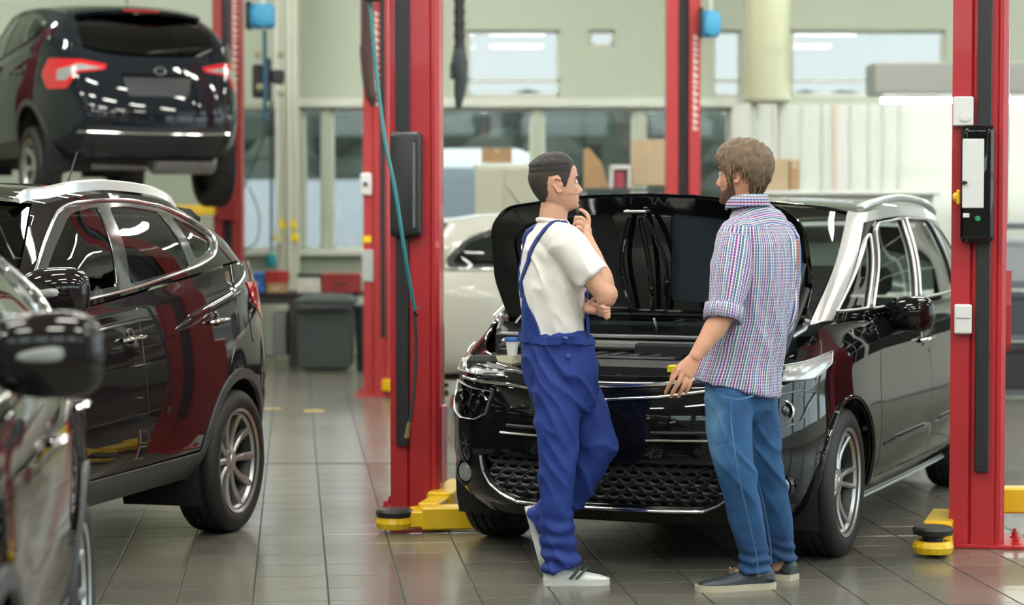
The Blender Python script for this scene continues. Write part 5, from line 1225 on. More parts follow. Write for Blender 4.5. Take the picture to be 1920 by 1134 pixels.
# ------------------------------------------------------------------ people
def PX(px, py, Y):
    dx = (px-960)/FPX; dy = -(py-567)/FPX; c, s = math.cos(PITCH), math.sin(PITCH)
    d = Vector((dx, c+dy*s, -s+dy*c)); t = Y/d.y; return Vector((d.x*t, Y, CAM_H+d.z*t))
def ltube(b, pts, ra, rb, up, n=24, caps='rr', dense=4, M=None):
    """smooth limb: ellipse with half-width ra across and rb along `up`; pts are interpolated"""
    P = crv(pts, dense); K = len(pts)
    def itp(a, i):
        t = i/dense; k = min(int(t), K-2); f = t-k; f = f*f*(3-2*f)
        return a[k]*(1-f)+a[k+1]*f
    A = [itp(ra, i) for i in range(len(P))]; B = [itp(rb, i) for i in range(len(P))]
    ups = [Vector(itp([Vector(u) for u in up], i)) for i in range(len(P))] if isinstance(up, list) else [Vector(up)]*len(P)
    V = []; F = []
    N = len(P)
    T = [(P[min(i+1, N-1)]-P[max(i-1, 0)]).normalized() for i in range(N)]
    rows = []
    if caps[0] == 'r':
        for k in (3, 2, 1): a = k/3.6*math.pi/2; rows.append((P[0]-T[0]*min(A[0], B[0])*math.sin(a), A[0]*math.cos(a), B[0]*math.cos(a), T[0], ups[0]))
    rows += [(P[i], A[i], B[i], T[i], ups[i]) for i in range(N)]
    if caps[1] == 'r':
        for k in (1, 2, 3): a = k/3.6*math.pi/2; rows.append((P[-1]+T[-1]*min(A[-1], B[-1])*math.sin(a), A[-1]*math.cos(a), B[-1]*math.cos(a), T[-1], ups[-1]))
    for p, a, bb, t, u in rows:
        x = t.cross(u).normalized(); y = x.cross(t).normalized()
        for k in range(n): an = 2*math.pi*k/n; V.append(tuple(p+x*a*math.cos(an)+y*bb*math.sin(an)))
    for i in range(len(rows)-1):
        for k in range(n): a = i*n+k; c = i*n+(k+1) % n; F.append((a, c, c+n, a+n))
    F += [tuple(reversed(range(n))), tuple(range((len(rows)-1)*n, len(rows)*n))]
    # make sure the surface faces outward
    c0 = rows[len(rows)//2][0]; f = F[(len(rows)//2)*n]; a_, b_, c_ = (Vector(V[i]) for i in f[:3])
    if (b_-a_).cross(c_-a_).dot(a_-c0) < 0: F = [tuple(reversed(f)) for f in F]
    return b.add(V, F, M)
def remesh(b, vox, smooth=2, fac=.5):
    me = bpy.data.meshes.new('tmp'); me.from_pydata(b.V, [], b.F); o = bpy.data.objects.new('tmp', me); C.link(o)
    m = o.modifiers.new('r', 'REMESH'); m.mode = 'VOXEL'; m.voxel_size = vox; m.adaptivity = 0
    if smooth: s = o.modifiers.new('s', 'SMOOTH'); s.iterations = smooth; s.factor = fac
    dg = bpy.context.evaluated_depsgraph_get(); ev = o.evaluated_get(dg); out = bpy.data.meshes.new_from_object(ev)
    C.unlink(o); bpy.data.objects.remove(o); return out
def finish(me, name, m, parent, root, disp=None, attr=None):
    """disp(p world, n) -> distance; mesh built in world coordinates, moved to root space"""
    me.name = name; n = len(me.vertices); co = np.empty(n*3); me.vertices.foreach_get('co', co); co = co.reshape(-1, 3)
    if disp is not None:
        no = np.empty(n*3); me.vertices.foreach_get('normal', no); no = no.reshape(-1, 3)
        d = np.array([disp(Vector(co[i]), Vector(no[i])) for i in range(n)]); co = co+no*d[:, None]
    if attr is not None:
        a = me.attributes.new('cloth_uv', 'FLOAT_VECTOR', 'POINT'); vals = np.array([attr(Vector(c)) for c in co]); a.data.foreach_set('vector', vals.ravel())
    co = co-np.array(root.location); me.vertices.foreach_set('co', co.ravel()); me.update()
    me.materials.clear(); me.materials.append(m); me.polygons.foreach_set('use_smooth', [True]*len(me.polygons))
    o = bpy.data.objects.new(name, me); link(o, parent); return o
HT = [0, .012, .03, .055, .085, .12, .15, .18, .205, .225, .234, .238]
HF = [.050, .082, .088, .087, .086, .085, .090, .086, .070, .046, .024, .0]
HB = [-.02, -.035, -.052, -.074, -.094, -.109, -.114, -.108, -.091, -.062, -.034, -.0]
HW = [.022, .042, .053, .064, .072, .0775, .079, .075, .063, .044, .024, .0]
def head_pt(h, ph, off=0., nose=1.0):
    xf = np.interp(h, HT, HF); xb = np.interp(h, HT, HB); w = np.interp(h, HT, HW)
    c, s = math.cos(ph), math.sin(ph)
    ef = .92 if h > .07 else 1.12
    x = xf*abs(c)**ef if c > 0 else -abs(xb)*abs(c)**.92
    y = w*math.copysign(abs(s)**(.92 if h > .07 else .98), s)
    if c > 0:
        g = lambda v, m, sd: math.exp(-((v-m)/sd)**2)
        nz = np.interp(h, [.060, .066, .073, .080, .088, .105, .122, .135], [0, .006, .021, .027, .024, .013, .003, 0])
        wn = np.interp(h, [.06, .08, .12], [.016, .0125, .009]); x += nz*math.exp(-(y/wn)**2)*nose
        x += .0055*g(h, .0535, .0045)*math.exp(-(y/.020)**4)+.0060*g(h, .0425, .005)*math.exp(-(y/.017)**4)-.004*g(h, .048, .002)*math.exp(-(y/.02)**4)
        x += .006*g(h, .018, .010)*math.exp(-(y/.02)**2)-.004*g(h, .032, .006)*math.exp(-(y/.02)**2)
        x += .005*g(h, .138, .008)*math.exp(-(y/.05)**4)
        x -= .011*g(h, .119, .011)*math.exp(-((abs(y)-.031)/.014)**2)
        x += .004*g(h, .095, .012)*math.exp(-((abs(y)-.042)/.016)**2)
    if off:
        r = math.hypot(x, y); k = max(0, min(1, (h-.17)/.06))
        n = Vector((x/.10, y/.08, (h-.13)/.11)); n.normalize(); x += n.x*off; y += n.y*off; h += n.z*off
    return Vector((x, y, h))
def head_frame(origin, az, tilt=0., s=1.0):
    """origin: point under the ears at chin height; az: facing direction angle in XY"""
    return Matrix.Translation(origin) @ Matrix.Rotation(az, 4, 'Z') @ Matrix.Rotation(tilt, 4, 'Y') @ Matrix.Scale(s, 4)
def add_head(b, M):
    nh, nph = 60, 72; V = []; F = []; hs = [.119-.119*math.cos(math.pi*(i+.25)/(nh+.5)) for i in range(nh+1)]
    for h in hs:
        for k in range(nph): V.append(head_pt(h, 2*math.pi*k/nph))
    for j in range(nh):
        for k in range(nph): a = j*nph+k; c = j*nph+(k+1) % nph; F.append((a, c, c+nph, a+nph))
    F += [tuple(reversed(range(nph))), tuple(range(nh*nph, (nh+1)*nph))]
    b.add(V, F, M)
    for sg in (1, -1):
        E = M @ Matrix.Translation((-.004, .0735*sg, .112)) @ Matrix.Rotation(R_(-12), 4, 'Y') @ Matrix.Rotation(R_(22)*sg, 4, 'Z')
        out = [(-.002+.0165*math.sin(a)*(1.1 if math.cos(a) > 0 else .75)*-1, .010*sg, .031*math.cos(a)) for a in [R_(-60+20*i) for i in range(14)]]
        b.tube(crv(out, 3), .0046, 8, M=E); b.ell((-.004, .0045*sg, -.002), (.0155, .0055, .026), 16, 10, E); b.ell((.012, .004*sg, -.004), (.006, .006, .009), 10, 8, E)
        b.ell((.001, .006*sg, -.026), (.010, .006, .009), 10, 8, E)
def skin_part(name, M, parent, root, m, cond, off, nh=70, nph=110, noise_a=0., seed=0, hmax=.2379):
    """shell over part of the head where cond(h,phi)>0 (0..1 thickness weight)"""
    hs = [.119-.119*math.cos(math.pi*(i+.1)/(nh+.2)) for i in range(nh+1)]; V = []; F = []; W = []
    for h in hs:
        for k in range(nph):
            ph = 2*math.pi*k/nph; w = cond(h, ph if ph <= math.pi else ph-2*math.pi); w = max(0, min(1, w)); W.append(w)
            th = off(h, ph) if callable(off) else off
            p = head_pt(h, ph, 0., 0 if name == 'hair' else 1); q = head_pt(h, ph, -.004+(th+.004)*w**.6, 0 if name == 'hair' else 1)
            if noise_a: q = q+(q-Vector((0, 0, .12))).normalized()*noise_a*w*noise.noise(Vector((q.x*70, q.y*70, q.z*26+seed)))
            V.append(M @ q-Vector(root.location))
    for j in range(nh):
        for k in range(nph):
            a = j*nph+k; c = j*nph+(k+1) % nph
            if max(W[a], W[c], W[a+nph], W[c+nph]) > .02: F.append((a, c, c+nph, a+nph))
    F.append(tuple(range(nh*nph, (nh+1)*nph))) if W[-1] > 0 else None
    return mesh_obj(name, V, F, m, parent, True)
def strands(name, M, parent, root, m, roots, length, r, fall, seed=3):
    """fine tapering locks lying over the hair shell"""
    rnd_ = random.Random(seed); b = MB()
    for (h, ph, flow) in roots:
        q = []; hh, pp = h, ph; n = 6
        for i in range(n):
            t = i/(n-1); o = r*.2+fall*math.sin(math.pi*min(1, t*.9+.1))*(.5+.5*rnd_.random())
            q.append(M @ head_pt(max(.0, min(.2375, hh)), pp, o, 0)-Vector(root.location))
            hh += length*flow[0]/n*(1+.2*rnd_.uniform(-1, 1)); pp += flow[1]/n
        b.tube(q, [r*.5, r, r, r*.9, r*.6, r*.15], 5, flat=.7)
    return stuff(b.build(name, m, parent, True, 180))
def skin_mat(name, col, red_):
    if name in MAT: return MAT[name]
    m = pbr(name, col, .48, spec=.4, bump=(180, .08, .001)); b = m.node_tree.nodes['Principled BSDF']
    b.inputs['Subsurface Weight'].default_value = .12; b.inputs['Subsurface Radius'].default_value = (.012, .005, .003); b.inputs['Subsurface Scale'].default_value = 1.0
    nt = m.node_tree; n = nt.nodes.new('ShaderNodeTexNoise'); n.inputs['Scale'].default_value = 9; tc = nt.nodes['Texture Coordinate']; nt.links.new(tc.outputs['Object'], n.inputs['Vector'])
    mx = nt.nodes.new('ShaderNodeMix'); mx.data_type = 'RGBA'; mx.inputs[6].default_value = (*col, 1); mx.inputs[7].default_value = (*red_, 1); nt.links.new(n.outputs['Fac'], mx.inputs[0]); nt.links.new(mx.outputs[2], b.inputs['Base Color'])
    return m
def face_bits(M, root, body, iris=(.08, .05, .03), brow=(.02, .014, .010)):
    for sg in (1, -1):
        c = M @ Vector((.0735, .031*sg, .119))-Vector(root.location)
        e = MB(); e.ell(tuple(c), (.0118,)*3, 16, 10); eo = e.build('eye', pbr('eye_white', (.62, .60, .58), .15, coat=1), body, True)
        ir = MB(); d = (M.to_3x3() @ Vector((1, 0, 0))).normalized(); ir.ell(tuple(c+d*.0078), (.0055,)*3, 12, 8); ir.build('iris', pbr('iris', iris, .1, coat=1), eo, True)
        q = [M @ (head_pt(.137+.004*math.sin(math.pi*t), sg*(.16+.50*t), .0015))-Vector(root.location) for t in [i/7 for i in range(8)]]
        bb = MB(); bb.tube(q, [.002, .0035, .004, .004, .0038, .003, .0022, .001], 6, flat=1.0); bb.build('eyebrow', pbr('brow', brow, .8), body, True)
        # upper lid
        q = [M @ Vector((.0815-.010*abs(t)**2, (.031+.014*t)*sg, .1235-.004*t*t))-Vector(root.location) for t in [-1+i/4 for i in range(9)]]
        bb = MB(); bb.tube(q, .0022, 6); bb.build('eyelid', body.data.materials[0], body, True)
def folds(p, f1, f2, a1, a2, seed=0.):
    """cloth folds: ridged noise stretched along two directions"""
    q = Vector((p.x*f1[0]+seed, p.y*f1[1], p.z*f1[2]+p.x*f1[3])); n1 = 1-abs(noise.noise(q))*2.2
    q = Vector((p.x*f2[0]+seed*2, p.y*f2[1], p.z*f2[2]+p.x*f2[3])); n2 = noise.noise(q)
    return a1*(max(0, n1)**2-.35)+a2*n2
def ribbon(name, bvh, pts, w, th, m, parent, root, off=.003, n=8, closed=False):
    P = crv(pts, n, closed); V = []; F = []; Q = []
    for p in P:
        loc, no, i, d = bvh.find_nearest(p)
        if (p-loc).dot(no) > .03: Q.append((p, no))
        else: Q.append((loc, no))
    for _ in range(2): Q = [Q[0]]+[((Q[i-1][0]+Q[i][0]*2+Q[i+1][0])/4, (Q[i-1][1]+Q[i][1]+Q[i+1][1]).normalized()) for i in range(1, len(Q)-1)]+[Q[-1]]
    for i, (p, no) in enumerate(Q):
        t = (Q[min(i+1, len(Q)-1)][0]-Q[max(i-1, 0)][0]).normalized(); s = t.cross(no).normalized(); ww = w[min(len(w)-1, i*len(w)//len(Q))] if hasattr(w, '__len__') else w
        c = p-Vector(root.location)
        V += [c+s*ww/2+no*(off-.004), c+s*ww/2+no*(off+th), c-s*ww/2+no*(off+th), c-s*ww/2+no*(off-.004)]
    for i in range(len(Q)-1):
        for k in range(4): a = i*4+k; b_ = i*4+(k+1) % 4; F.append((a, a+4, b_+4, b_))
    F += [(0, 1, 2, 3), tuple(range(len(V)-1, len(V)-5, -1))]
    return mesh_obj(name, V, F, m, parent, True, angle=40)
def bvh_of(o, root):
    vs = [v.co+Vector(root.location) for v in o.data.vertices]; return BVHTree.FromPolygons(vs, [tuple(p.vertices) for p in o.data.polygons])
def shoe(b_up, b_sole, M, L=.29, W=.10, H_=.085):
    """x towards the toe from the heel at 0; z up from the ground"""
    st = [(0.0, .55, .75), (.06, .78, 1.0), (.18, .86, .98), (.30, .84, .90), (.45, .84, .72), (.60, .96, .60), (.75, 1.0, .50), (.88, .86, .42), (.96, .58, .34), (1.0, .25, .24)]
    n = 18; V = []; F = []
    for t, w, h in st:
        for k in range(n):
            a = math.pi*k/(n-1)-0; c, s = math.cos(a), math.sin(a)
            y = math.copysign(abs(c)**.6, c)*W/2*w; z = .022+(H_*h-.022)*abs(s)**.7
            V.append((t*L*.985+.002, y+W*.05*math.sin(math.pi*t), z))
    for i in range(len(st)-1):
        for k in range(n-1): a = i*n+k; F.append((a, a+n, a+n+1, a+1))
        F.append((i*n+n-1, (i+1)*n+n-1, (i+1)*n, i*n))
    F += [tuple(range(n)), tuple(range(len(V)-1, len(V)-n-1, -1))]; b_up.add(V, F, M)
    out = []
    for t, w, h in st: out.append((t*L*1.01-.001, W/2*w*1.03+.004))
    poly = [(x, y+W*.05*math.sin(math.pi*x/L)) for x, y in out]+[(x, -y+W*.05*math.sin(math.pi*x/L)) for x, y in reversed(out)]
    b_sole.prism(poly, 0, .026, 'z', M)
# ---- the mechanic
Ym = 9.38
mech = thing('person', 'man in blue dungarees and white t-shirt holding his chin, turned to the right', 'person', (PX(1060, 1000, Ym).x, Ym, 0))
sk = skin_mat('skin_light', (.62, .36, .25), (.56, .29, .20))
m_ = lambda px, py, dy=0.: PX(px, py, Ym+dy)
fx = Vector((math.cos(R_(22)), math.sin(R_(22)), 0)); rt = Vector((math.sin(R_(22)), -math.cos(R_(22)), 0))
Mh = head_frame(m_(1047, 397), R_(9), R_(-4), 1.0)
# shift so that the chin height origin sits right
B_ = MB()
add_head(B_, Mh)
ltube(B_, [m_(1040, 442), m_(1037, 412), m_(1041, 380), m_(1043, 355)], [.045, .057, .055, .052], [.045, .060, .060, .058], fx)
ltube(B_, [m_(1038, 446), m_(1036, 470), m_(1036, 540), m_(1042, 640), m_(1050, 720)], [.09, .150, .150, .14, .15], [.05, .080, .100, .095, .10], fx)
rs, re, rw_ = m_(1062, 458, -.16), m_(1138, 552, -.22), m_(1101, 446, -.14)
ltube(B_, [m_(1045, 448, -.10), rs, (rs+re)/2+Vector((-.005, 0, .0)), re], [.05, .056, .051, .045], [.05, .058, .053, .047], fx)
ltube(B_, [re+Vector((-.004, 0, -.012)), re*.72+rw_*.28, re*.4+rw_*.6, rw_], [.044, .047, .038, .027], [.044, .048, .036, .023], fx)
ls, le, lw = m_(1012, 458, .16), m_(1068, 562, .16), m_(1102, 575, -.06)
ltube(B_, [ls, (ls+le)/2, le], [.046, .048, .043], [.046, .048, .043], fx); ltube(B_, [le, (le+lw)/2, lw], [.043, .042, .028], [.043, .038, .024], (0, 0, 1))
# right hand at the chin: palm, curled fingers, index along the jaw, thumb
ltube(B_, [rw_, m_(1099, 434, -.12), m_(1095, 424, -.10)], [.024, .034, .032], [.020, .021, .018], fx)
def finger(b, pts, r): ltube(b, pts, [r, r*.97, r*.9, r*.78][:len(pts)] if len(pts) <= 4 else [r]*len(pts), [r, r*.97, r*.9, r*.78][:len(pts)] if len(pts) <= 4 else [r]*len(pts), (.3, .9, .1), 12, dense=3)
finger(B_, [m_(1103, 426, -.12), m_(1104, 410, -.115), m_(1098, 399, -.10), m_(1089, 393, -.085)], .0095)
finger(B_, [m_(1098, 424, -.125), m_(1094, 411, -.135), m_(1084, 408, -.13), m_(1078, 413, -.115)], .0095)
finger(B_, [m_(1095, 428, -.13), m_(1089, 418, -.145), m_(1080, 417, -.14), m_(1076, 423, -.125)], .0092)
finger(B_, [m_(1093, 434, -.13), m_(1087, 427, -.148), m_(1080, 427, -.145), m_(1077, 432, -.13)], .0082)
finger(B_, [m_(1094, 440, -.10), m_(1086, 428, -.075), m_(1080, 417, -.065), m_(1080, 407, -.07)], .0105)
# left hand holding the right elbow
ltube(B_, [lw, m_(1110, 580, -.12), m_(1118, 583, -.16)], [.026, .036, .036], [.022, .020, .016], (0, 0, 1))
for k, (dx, dz) in enumerate(((0, 0), (4, 7), (8, 13), (11, 19))): finger(B_, [m_(1112+dx, 570+dz, -.15), m_(1122+dx, 572+dz, -.20), m_(1132+dx*.5, 577+dz, -.255), m_(1142, 578+dz*.8, -.262)], .0092)
finger(B_, [m_(1106, 572, -.10), m_(1112, 562, -.14), m_(1120, 556, -.165), m_(1126, 554, -.18)], .010)
# legs (inside the trousers) down to the ankles
ltube(B_, [m_(1052, 700, -.08), m_(1048, 860, -.08), m_(1052, 1050, -.09)], [.075, .055, .038], [.08, .058, .04], fx)
ltube(B_, [m_(1062, 710, .08), m_(1092, 775, .06), m_(1112, 838, .06)], [.075, .065, .052], [.08, .068, .054], fx); ltube(B_, [m_(1110, 845, .06), m_(1084, 898, .08), m_(1046, 945, .11), m_(1012, 975, .14)], [.052, .052, .045, .036], [.055, .055, .046, .038], fx)
body = finish(remesh(B_, .0034, 1), 'body', sk, mech, mech)
face_bits(Mh, mech, body)
hairm = pbr('hair_dark', (.022, .018, .016), .65, bump=(500, .9, .003), var=(300, .5)); hairs = pbr('hair_faded', (.034, .027, .023), .7, bump=(600, .9, .003), var=(400, .4))
def hairline(ph):
    a = abs(math.degrees(ph)); return float(np.interp(a, [0, 30, 48, 56, 64, 74, 82, 90, 112, 122, 150, 180], [.186, .184, .176, .160, .135, .098, .100, .150, .145, .070, .040, .034]))
skin_part('hair_sides', Mh, body, mech, hairs, lambda h, p: min((h-hairline(p))/.012, (.175-h)/.01), .0045, noise_a=.002)
skin_part('hair', Mh, body, mech, hairm, lambda h, p: (h-max(hairline(p), .140-.012*math.cos(p)))/.045, lambda h, p: .003+.007*max(0, min(1, (h-.09)/.10))+(.006 if h > .19 else 0), noise_a=.003)
t_sh = pbr('tshirt_white', (.74, .73, .70), .85, bump=(500, .15, .0008))
B_ = MB()
ltube(B_, [m_(1036, 413), m_(1037, 430), m_(1037, 450), m_(1036, 480), m_(1036, 530), m_(1038, 590), m_(1042, 650)], [.068, .105, .165, .190, .183, .170, .165], [.062, .078, .098, .118, .128, .124, .122], fx, 32, 'ff')
ltube(B_, [m_(1044, 447, -.10), rs+Vector((0, 0, .004)), rs*.62+re*.38, rs*.36+re*.64+Vector((.006, 0, -.004))], [.070, .076, .076, .070], [.068, .078, .078, .071], fx, 28, 'rf')
ltube(B_, [m_(1028, 448, .10), ls, (ls+le)/2], [.072, .078, .074], [.072, .080, .076], fx, 24, 'rf')
def sh_d(p, n):
    d = folds(p, (7, 7, 10, 12), (14, 14, 20, 6), .009, .003, 2.)
    q = (p-rs).length
    return d*(.35+.65*min(1, max(0, (1.46-p.z)/.12)))+.0
shirt = finish(remesh(B_, .0065, 5), 'tshirt', t_sh, mech, mech, sh_d)
b = MB(); nk = [m_(1036, 415)+fx*.062*math.cos(a)+rt*.068*math.sin(a)+Vector((0, 0, -.010*math.cos(a)-.002)) for a in [2*math.pi*i/32 for i in range(32)]]
b.tube([p-mech.location for p in nk], .008, 8, True, flat=1.3, up=Vector((0, 0, 1))); b.build('collar', t_sh, shirt, True)
bl = pbr('work_blue', (.006, .030, .205), .75, bump=(450, .2, .0008), var=(5, .12)); bl2 = pbr('work_blue_strap', (.005, .022, .16), .7)
B_ = MB()
ltube(B_, [m_(1040, 622), m_(1042, 640), m_(1050, 690), m_(1054, 735)], [.175, .178, .188, .170], [.133, .138, .148, .14], fx, 32, 'fr')
ltube(B_, [m_(1052, 690, -.07), m_(1046, 770, -.09), m_(1046, 860, -.10), m_(1044, 950, -.10), m_(1050, 1030, -.09), m_(1054, 1066, -.09)], [.098, .096, .084, .072, .076, .082], [.115, .098, .084, .070, .078, .086], fx, 28, 'rf')
ltube(B_, [m_(1064, 700, .07), m_(1092, 770, .06), m_(1118, 838, .05)], [.100, .098, .088], [.115, .105, .092], fx, 28, 'rr')
ltube(B_, [m_(1116, 842, .05), m_(1086, 898, .07), m_(1046, 948, .11), m_(1008, 982, .13)], [.088, .084, .078, .070], [.088, .084, .078, .068], fx, 28, 'rf')
def tr_d(p, n):
    low = max(0, min(1, (.36-p.z)/.25)); d = folds(p, (6, 6, 7, 9), (10, 10, 16, -9), .013, .005, 5.)
    if p.z > .93: d += .005*math.sin(p.x*130+p.z*20)*max(0, min(1, (p.z-.95)/.08))*(1 if p.x < .16 else 0)
    return d+low*.008*math.sin(p.z*95+p.x*14+2*noise.noise(p*8))
trs = finish(remesh(B_, .0065, 4), 'dungarees', bl, mech, mech, tr_d)
sb = bvh_of(shirt, mech)
# back panel rising to the straps, front bib, straps
def patch(name, bvh, grid, m, off, th=.003, par=None, rt_=None):
    """grid: rows of points; cloth patch lying on the body"""
    V = []; F = []; R, K = len(grid), len(grid[0])
    P = [[None]*K for _ in range(R)]
    for i in range(R):
        for j in range(K):
            loc, no, _, d = bvh.find_nearest(grid[i][j]); P[i][j] = loc+no*off-Vector(rt_.location)
    for i in range(R):
        for j in range(K): V.append(P[i][j])
    for i in range(R-1):
        for j in range(K-1): a = i*K+j; F.append((a, a+1, a+K+1, a+K))
    o = mesh_obj(name, V, F, m, par, True); md = o.modifiers.new('s', 'SOLIDIFY'); md.thickness = th; md.offset = 0; md2 = o.modifiers.new('u', 'SUBSURF'); md2.levels = md2.render_levels = 1; return o
def lerp_rows(L, Rr, n): return [[a*(1-j/n)+b_*(j/n) for j in range(n+1)] for a, b_ in zip(L, Rr)]
# the back panel is seen from behind on the left edge: build it across the back
bk = []
for (z, xl, near_) in ((548, 0, .022), (570, 0, .05), (590, 0, .085), (606, 0, .13), (622, 0, .17), (634, 0, .172)):
    row = []
    for j in range(13):
        a = -1+2*j/12; c = m_(1038, z); row.append(c-fx*(.20)+rt*(a*near_*1.0)+rt*.0)
    bk.append(row)
patch('back_panel', sb, bk, bl, .006, .004, trs, mech)
fr_ = []
for z, w in ((545, .12), (570, .13), (600, .145), (634, .17)):
    fr_.append([m_(1040, z)+fx*.22*math.cos(a*1.0)+rt*(w*math.sin(a)*1.15+.0)-fx*.0 for a in [R_(-62+124*j/12) for j in range(13)]])
patch('bib', sb, fr_, bl, .010, .005, trs, mech)
for q, nm in (([m_(1062, 419, -.06), m_(1040, 414, -.11), m_(1015, 425, -.14), m_(998, 445, -.10), m_(988, 480, -.08), m_(985, 520, -.03), m_(985, 555, -.02)], 'strap'),
              ([m_(1010, 428, .10), m_(985, 450, .12), m_(975, 490, .06), m_(978, 530, .02), m_(984, 556, .0)], 'strap')):
    ribbon(nm, sb, q, .024, .003, bl2, trs, mech, .004)
wb = []
tb = bvh_of(trs, mech)
q = [m_(1041, 633)+fx*.16*math.cos(a)+rt*.21*math.sin(a) for a in [2*math.pi*i/24 for i in range(24)]]; q.append(q[0])
ribbon('waistband', tb, q, .034, .004, bl, trs, mech, .002)
for (px, py) in ((1069, 637), (1074, 665)):
    loc, no, _, d = tb.find_nearest(m_(px, py, -.30)); b = MB(); b.lathe([(.011, 0), (.011, .003), (.007, .004), (0, .003)], 16, Matrix.Translation(loc+no*.006-mech.location) @ no.to_track_quat('Z', 'Y').to_matrix().to_4x4()); b.build('button', pbr('button_blue', (.02, .06, .30), .35), trs, True)
shw = pbr('shoe_white', (.70, .72, .70), .45); shs = pbr('shoe_sole_white', (.62, .63, .60), .5); strp = pbr('stripe_green', (.02, .055, .06), .5)
def trainer(M, name='shoe'):
    u, s_ = MB(), MB(); shoe(u, s_, M, .275, .098, .088); o = u.build(name, shw, mech, True, 50); s_.build('sole', shs, o, True, 40)
    for k in (0, 1):
        q = []
        for t in range(8):
            f = t/7; x = .105+.026*k+.050*f; z = .030+.050*f*(1 if k == 0 else .93); q.append(M @ Vector((x, -.0485+.020*f**2.2, z)))
        b = MB(); b.tube(q, .0055, 6, flat=.5, up=(M.to_3x3() @ Vector((0, -1, .3)))); b.build('stripe', strp, o, True)
gr_ = PX(1018, 1083, Ym-.13)
Mt = Matrix.Translation((PX(1019, 1083, Ym-.09).x-mech.location.x, -.09, .0)) @ Matrix.Rotation(R_(4), 4, 'Z'); trainer(Mt)
tip = m_(1013, 1063, .15)-mech.location; heel = m_(984, 952, .15)-mech.location
an = math.atan2(tip.z-heel.z, tip.x-heel.x)
# sole faces left and away from the leg: foot axis heel->toe, its up vector to the right
xd = (tip-heel).normalized(); zd = Vector((math.cos(an+math.pi/2), 0, math.sin(an+math.pi/2))); yd = zd.cross(xd)
Mf = Matrix((( xd.x, yd.x, zd.x, heel.x), (xd.y, yd.y, zd.y, heel.y), (xd.z, yd.z, zd.z, heel.z), (0, 0, 0, 1))); trainer(Mf)
# ---- the customer
Yc_ = 9.25
cust = thing('person', 'bearded man in plaid shirt and jeans seen from behind, one hand held out', 'person', (PX(1390, 1000, Yc_).x, Yc_, 0))
c_ = lambda px, py, dy=0.: PX(px, py, Yc_+dy)
fc = Vector((-math.cos(R_(52)), math.sin(R_(52)), 0)); lc = Vector((-math.sin(R_(52)), -math.cos(R_(52)), 0))   # facing, his left
fcl = Vector((-math.cos(R_(20)), math.sin(R_(20)), 0))
Mc = head_frame(c_(1393, 380), R_(180-24), R_(3), 1.03)
B_ = MB(); add_head(B_, Mc)
ltube(B_, [c_(1404, 415), c_(1402, 385), c_(1398, 355), c_(1394, 335)], [.080, .062, .058, .055], [.078, .066, .063, .06], fc)
ltube(B_, [c_(1416, 428), c_(1416, 460), c_(1414, 540), c_(1402, 650), c_(1390, 735)], [.14, .17, .16, .14, .15], [.06, .09, .10, .095, .10], fc)
Ls, Le, Lw = c_(1378, 448, -.12), c_(1356, 592, -.22), c_(1304, 668, -.27)
Rs_, Re_, Rw_ = c_(1464, 450, .12), c_(1466, 590, .10), c_(1425, 640, .32)
ltube(B_, [Ls, (Ls+Le)/2, Le], [.052, .050, .043], [.055, .052, .045], fcl); ltube(B_, [Le, Le*.7+Lw*.3, Le*.35+Lw*.65, Lw], [.043, .045, .036, .026], [.044, .046, .036, .028], fcl)
ltube(B_, [Rs_, (Rs_+Re_)/2, Re_], [.052, .05, .043], [.055, .052, .045], fcl); ltube(B_, [Re_, (Re_+Rw_)/2, Rw_], [.043, .042, .026], [.043, .042, .028], (0, 0, 1))
# left hand hanging open, back of the hand to the camera
hd_ = (c_(1283, 700, -.28)-Lw).normalized()
ltube(B_, [Lw, c_(1294, 684, -.275), c_(1284, 698, -.28)], [.026, .036, .040], [.019, .017, .014], (0, -1, .1))
for q, r in (([c_(1272, 694, -.285), c_(1262, 710, -.285), c_(1254, 724, -.275), c_(1248, 736, -.26)], .0092), ([c_(1280, 700, -.285), c_(1272, 717, -.29), c_(1264, 731, -.28), c_(1258, 743, -.265)], .0098),
             ([c_(1288, 704, -.28), c_(1283, 721, -.288), c_(1277, 734, -.28), c_(1272, 743, -.265)], .0095), ([c_(1296, 704, -.275), c_(1294, 718, -.285), c_(1290, 728, -.28), c_(1286, 736, -.27)], .0085), ([c_(1283, 678, -.25), c_(1270, 690, -.225), c_(1262, 703, -.215), c_(1259, 713, -.215)], .0108)):
    ltube(B_, q, [r, r, r*.92, r*.8], [r, r, r*.92, r*.8], (.2, -.9, .1), 12, dense=3)
ltube(B_, [Rw_, Rw_+Vector((-.05, .05, -.03)), Rw_+Vector((-.09, .08, -.05))], [.028, .038, .034], [.02, .02, .016], (0, 0, 1))
for k in range(4): a = Rw_+Vector((-.08-.005*k, .075, -.055+.0-.018*k+.02)); finger(B_, [a, a+Vector((-.035, .01, -.01)), a+Vector((-.055, .0, -.025)), a+Vector((-.055, -.015, -.04))], .0092)
a = Rw_+Vector((-.03, .03, 0)); finger(B_, [a, a+Vector((-.01, -.02, .03)), a+Vector((-.035, -.03, .04)), a+Vector((-.055, -.03, .04))], .0105)
ltube(B_, [c_(1366, 745, -.08), c_(1368, 795, -.10), c_(1377, 870, -.13), c_(1394, 950, -.10), c_(1412, 1030, -.07), c_(1416, 1088, -.05)], [.07, .066, .05, .046, .038, .036], [.075, .068, .055, .05, .042, .04], fcl)
ltube(B_, [c_(1414, 745, .08), c_(1420, 795, .09), c_(1432, 865, .09), c_(1450, 940, .13), c_(1462, 1010, .16), c_(1464, 1068, .18)], [.07, .066, .05, .044, .036, .034], [.075, .068, .055, .048, .042, .04], fcl)
sk2 = skin_mat('skin_ruddy', (.64, .36, .24), (.56, .27, .18))
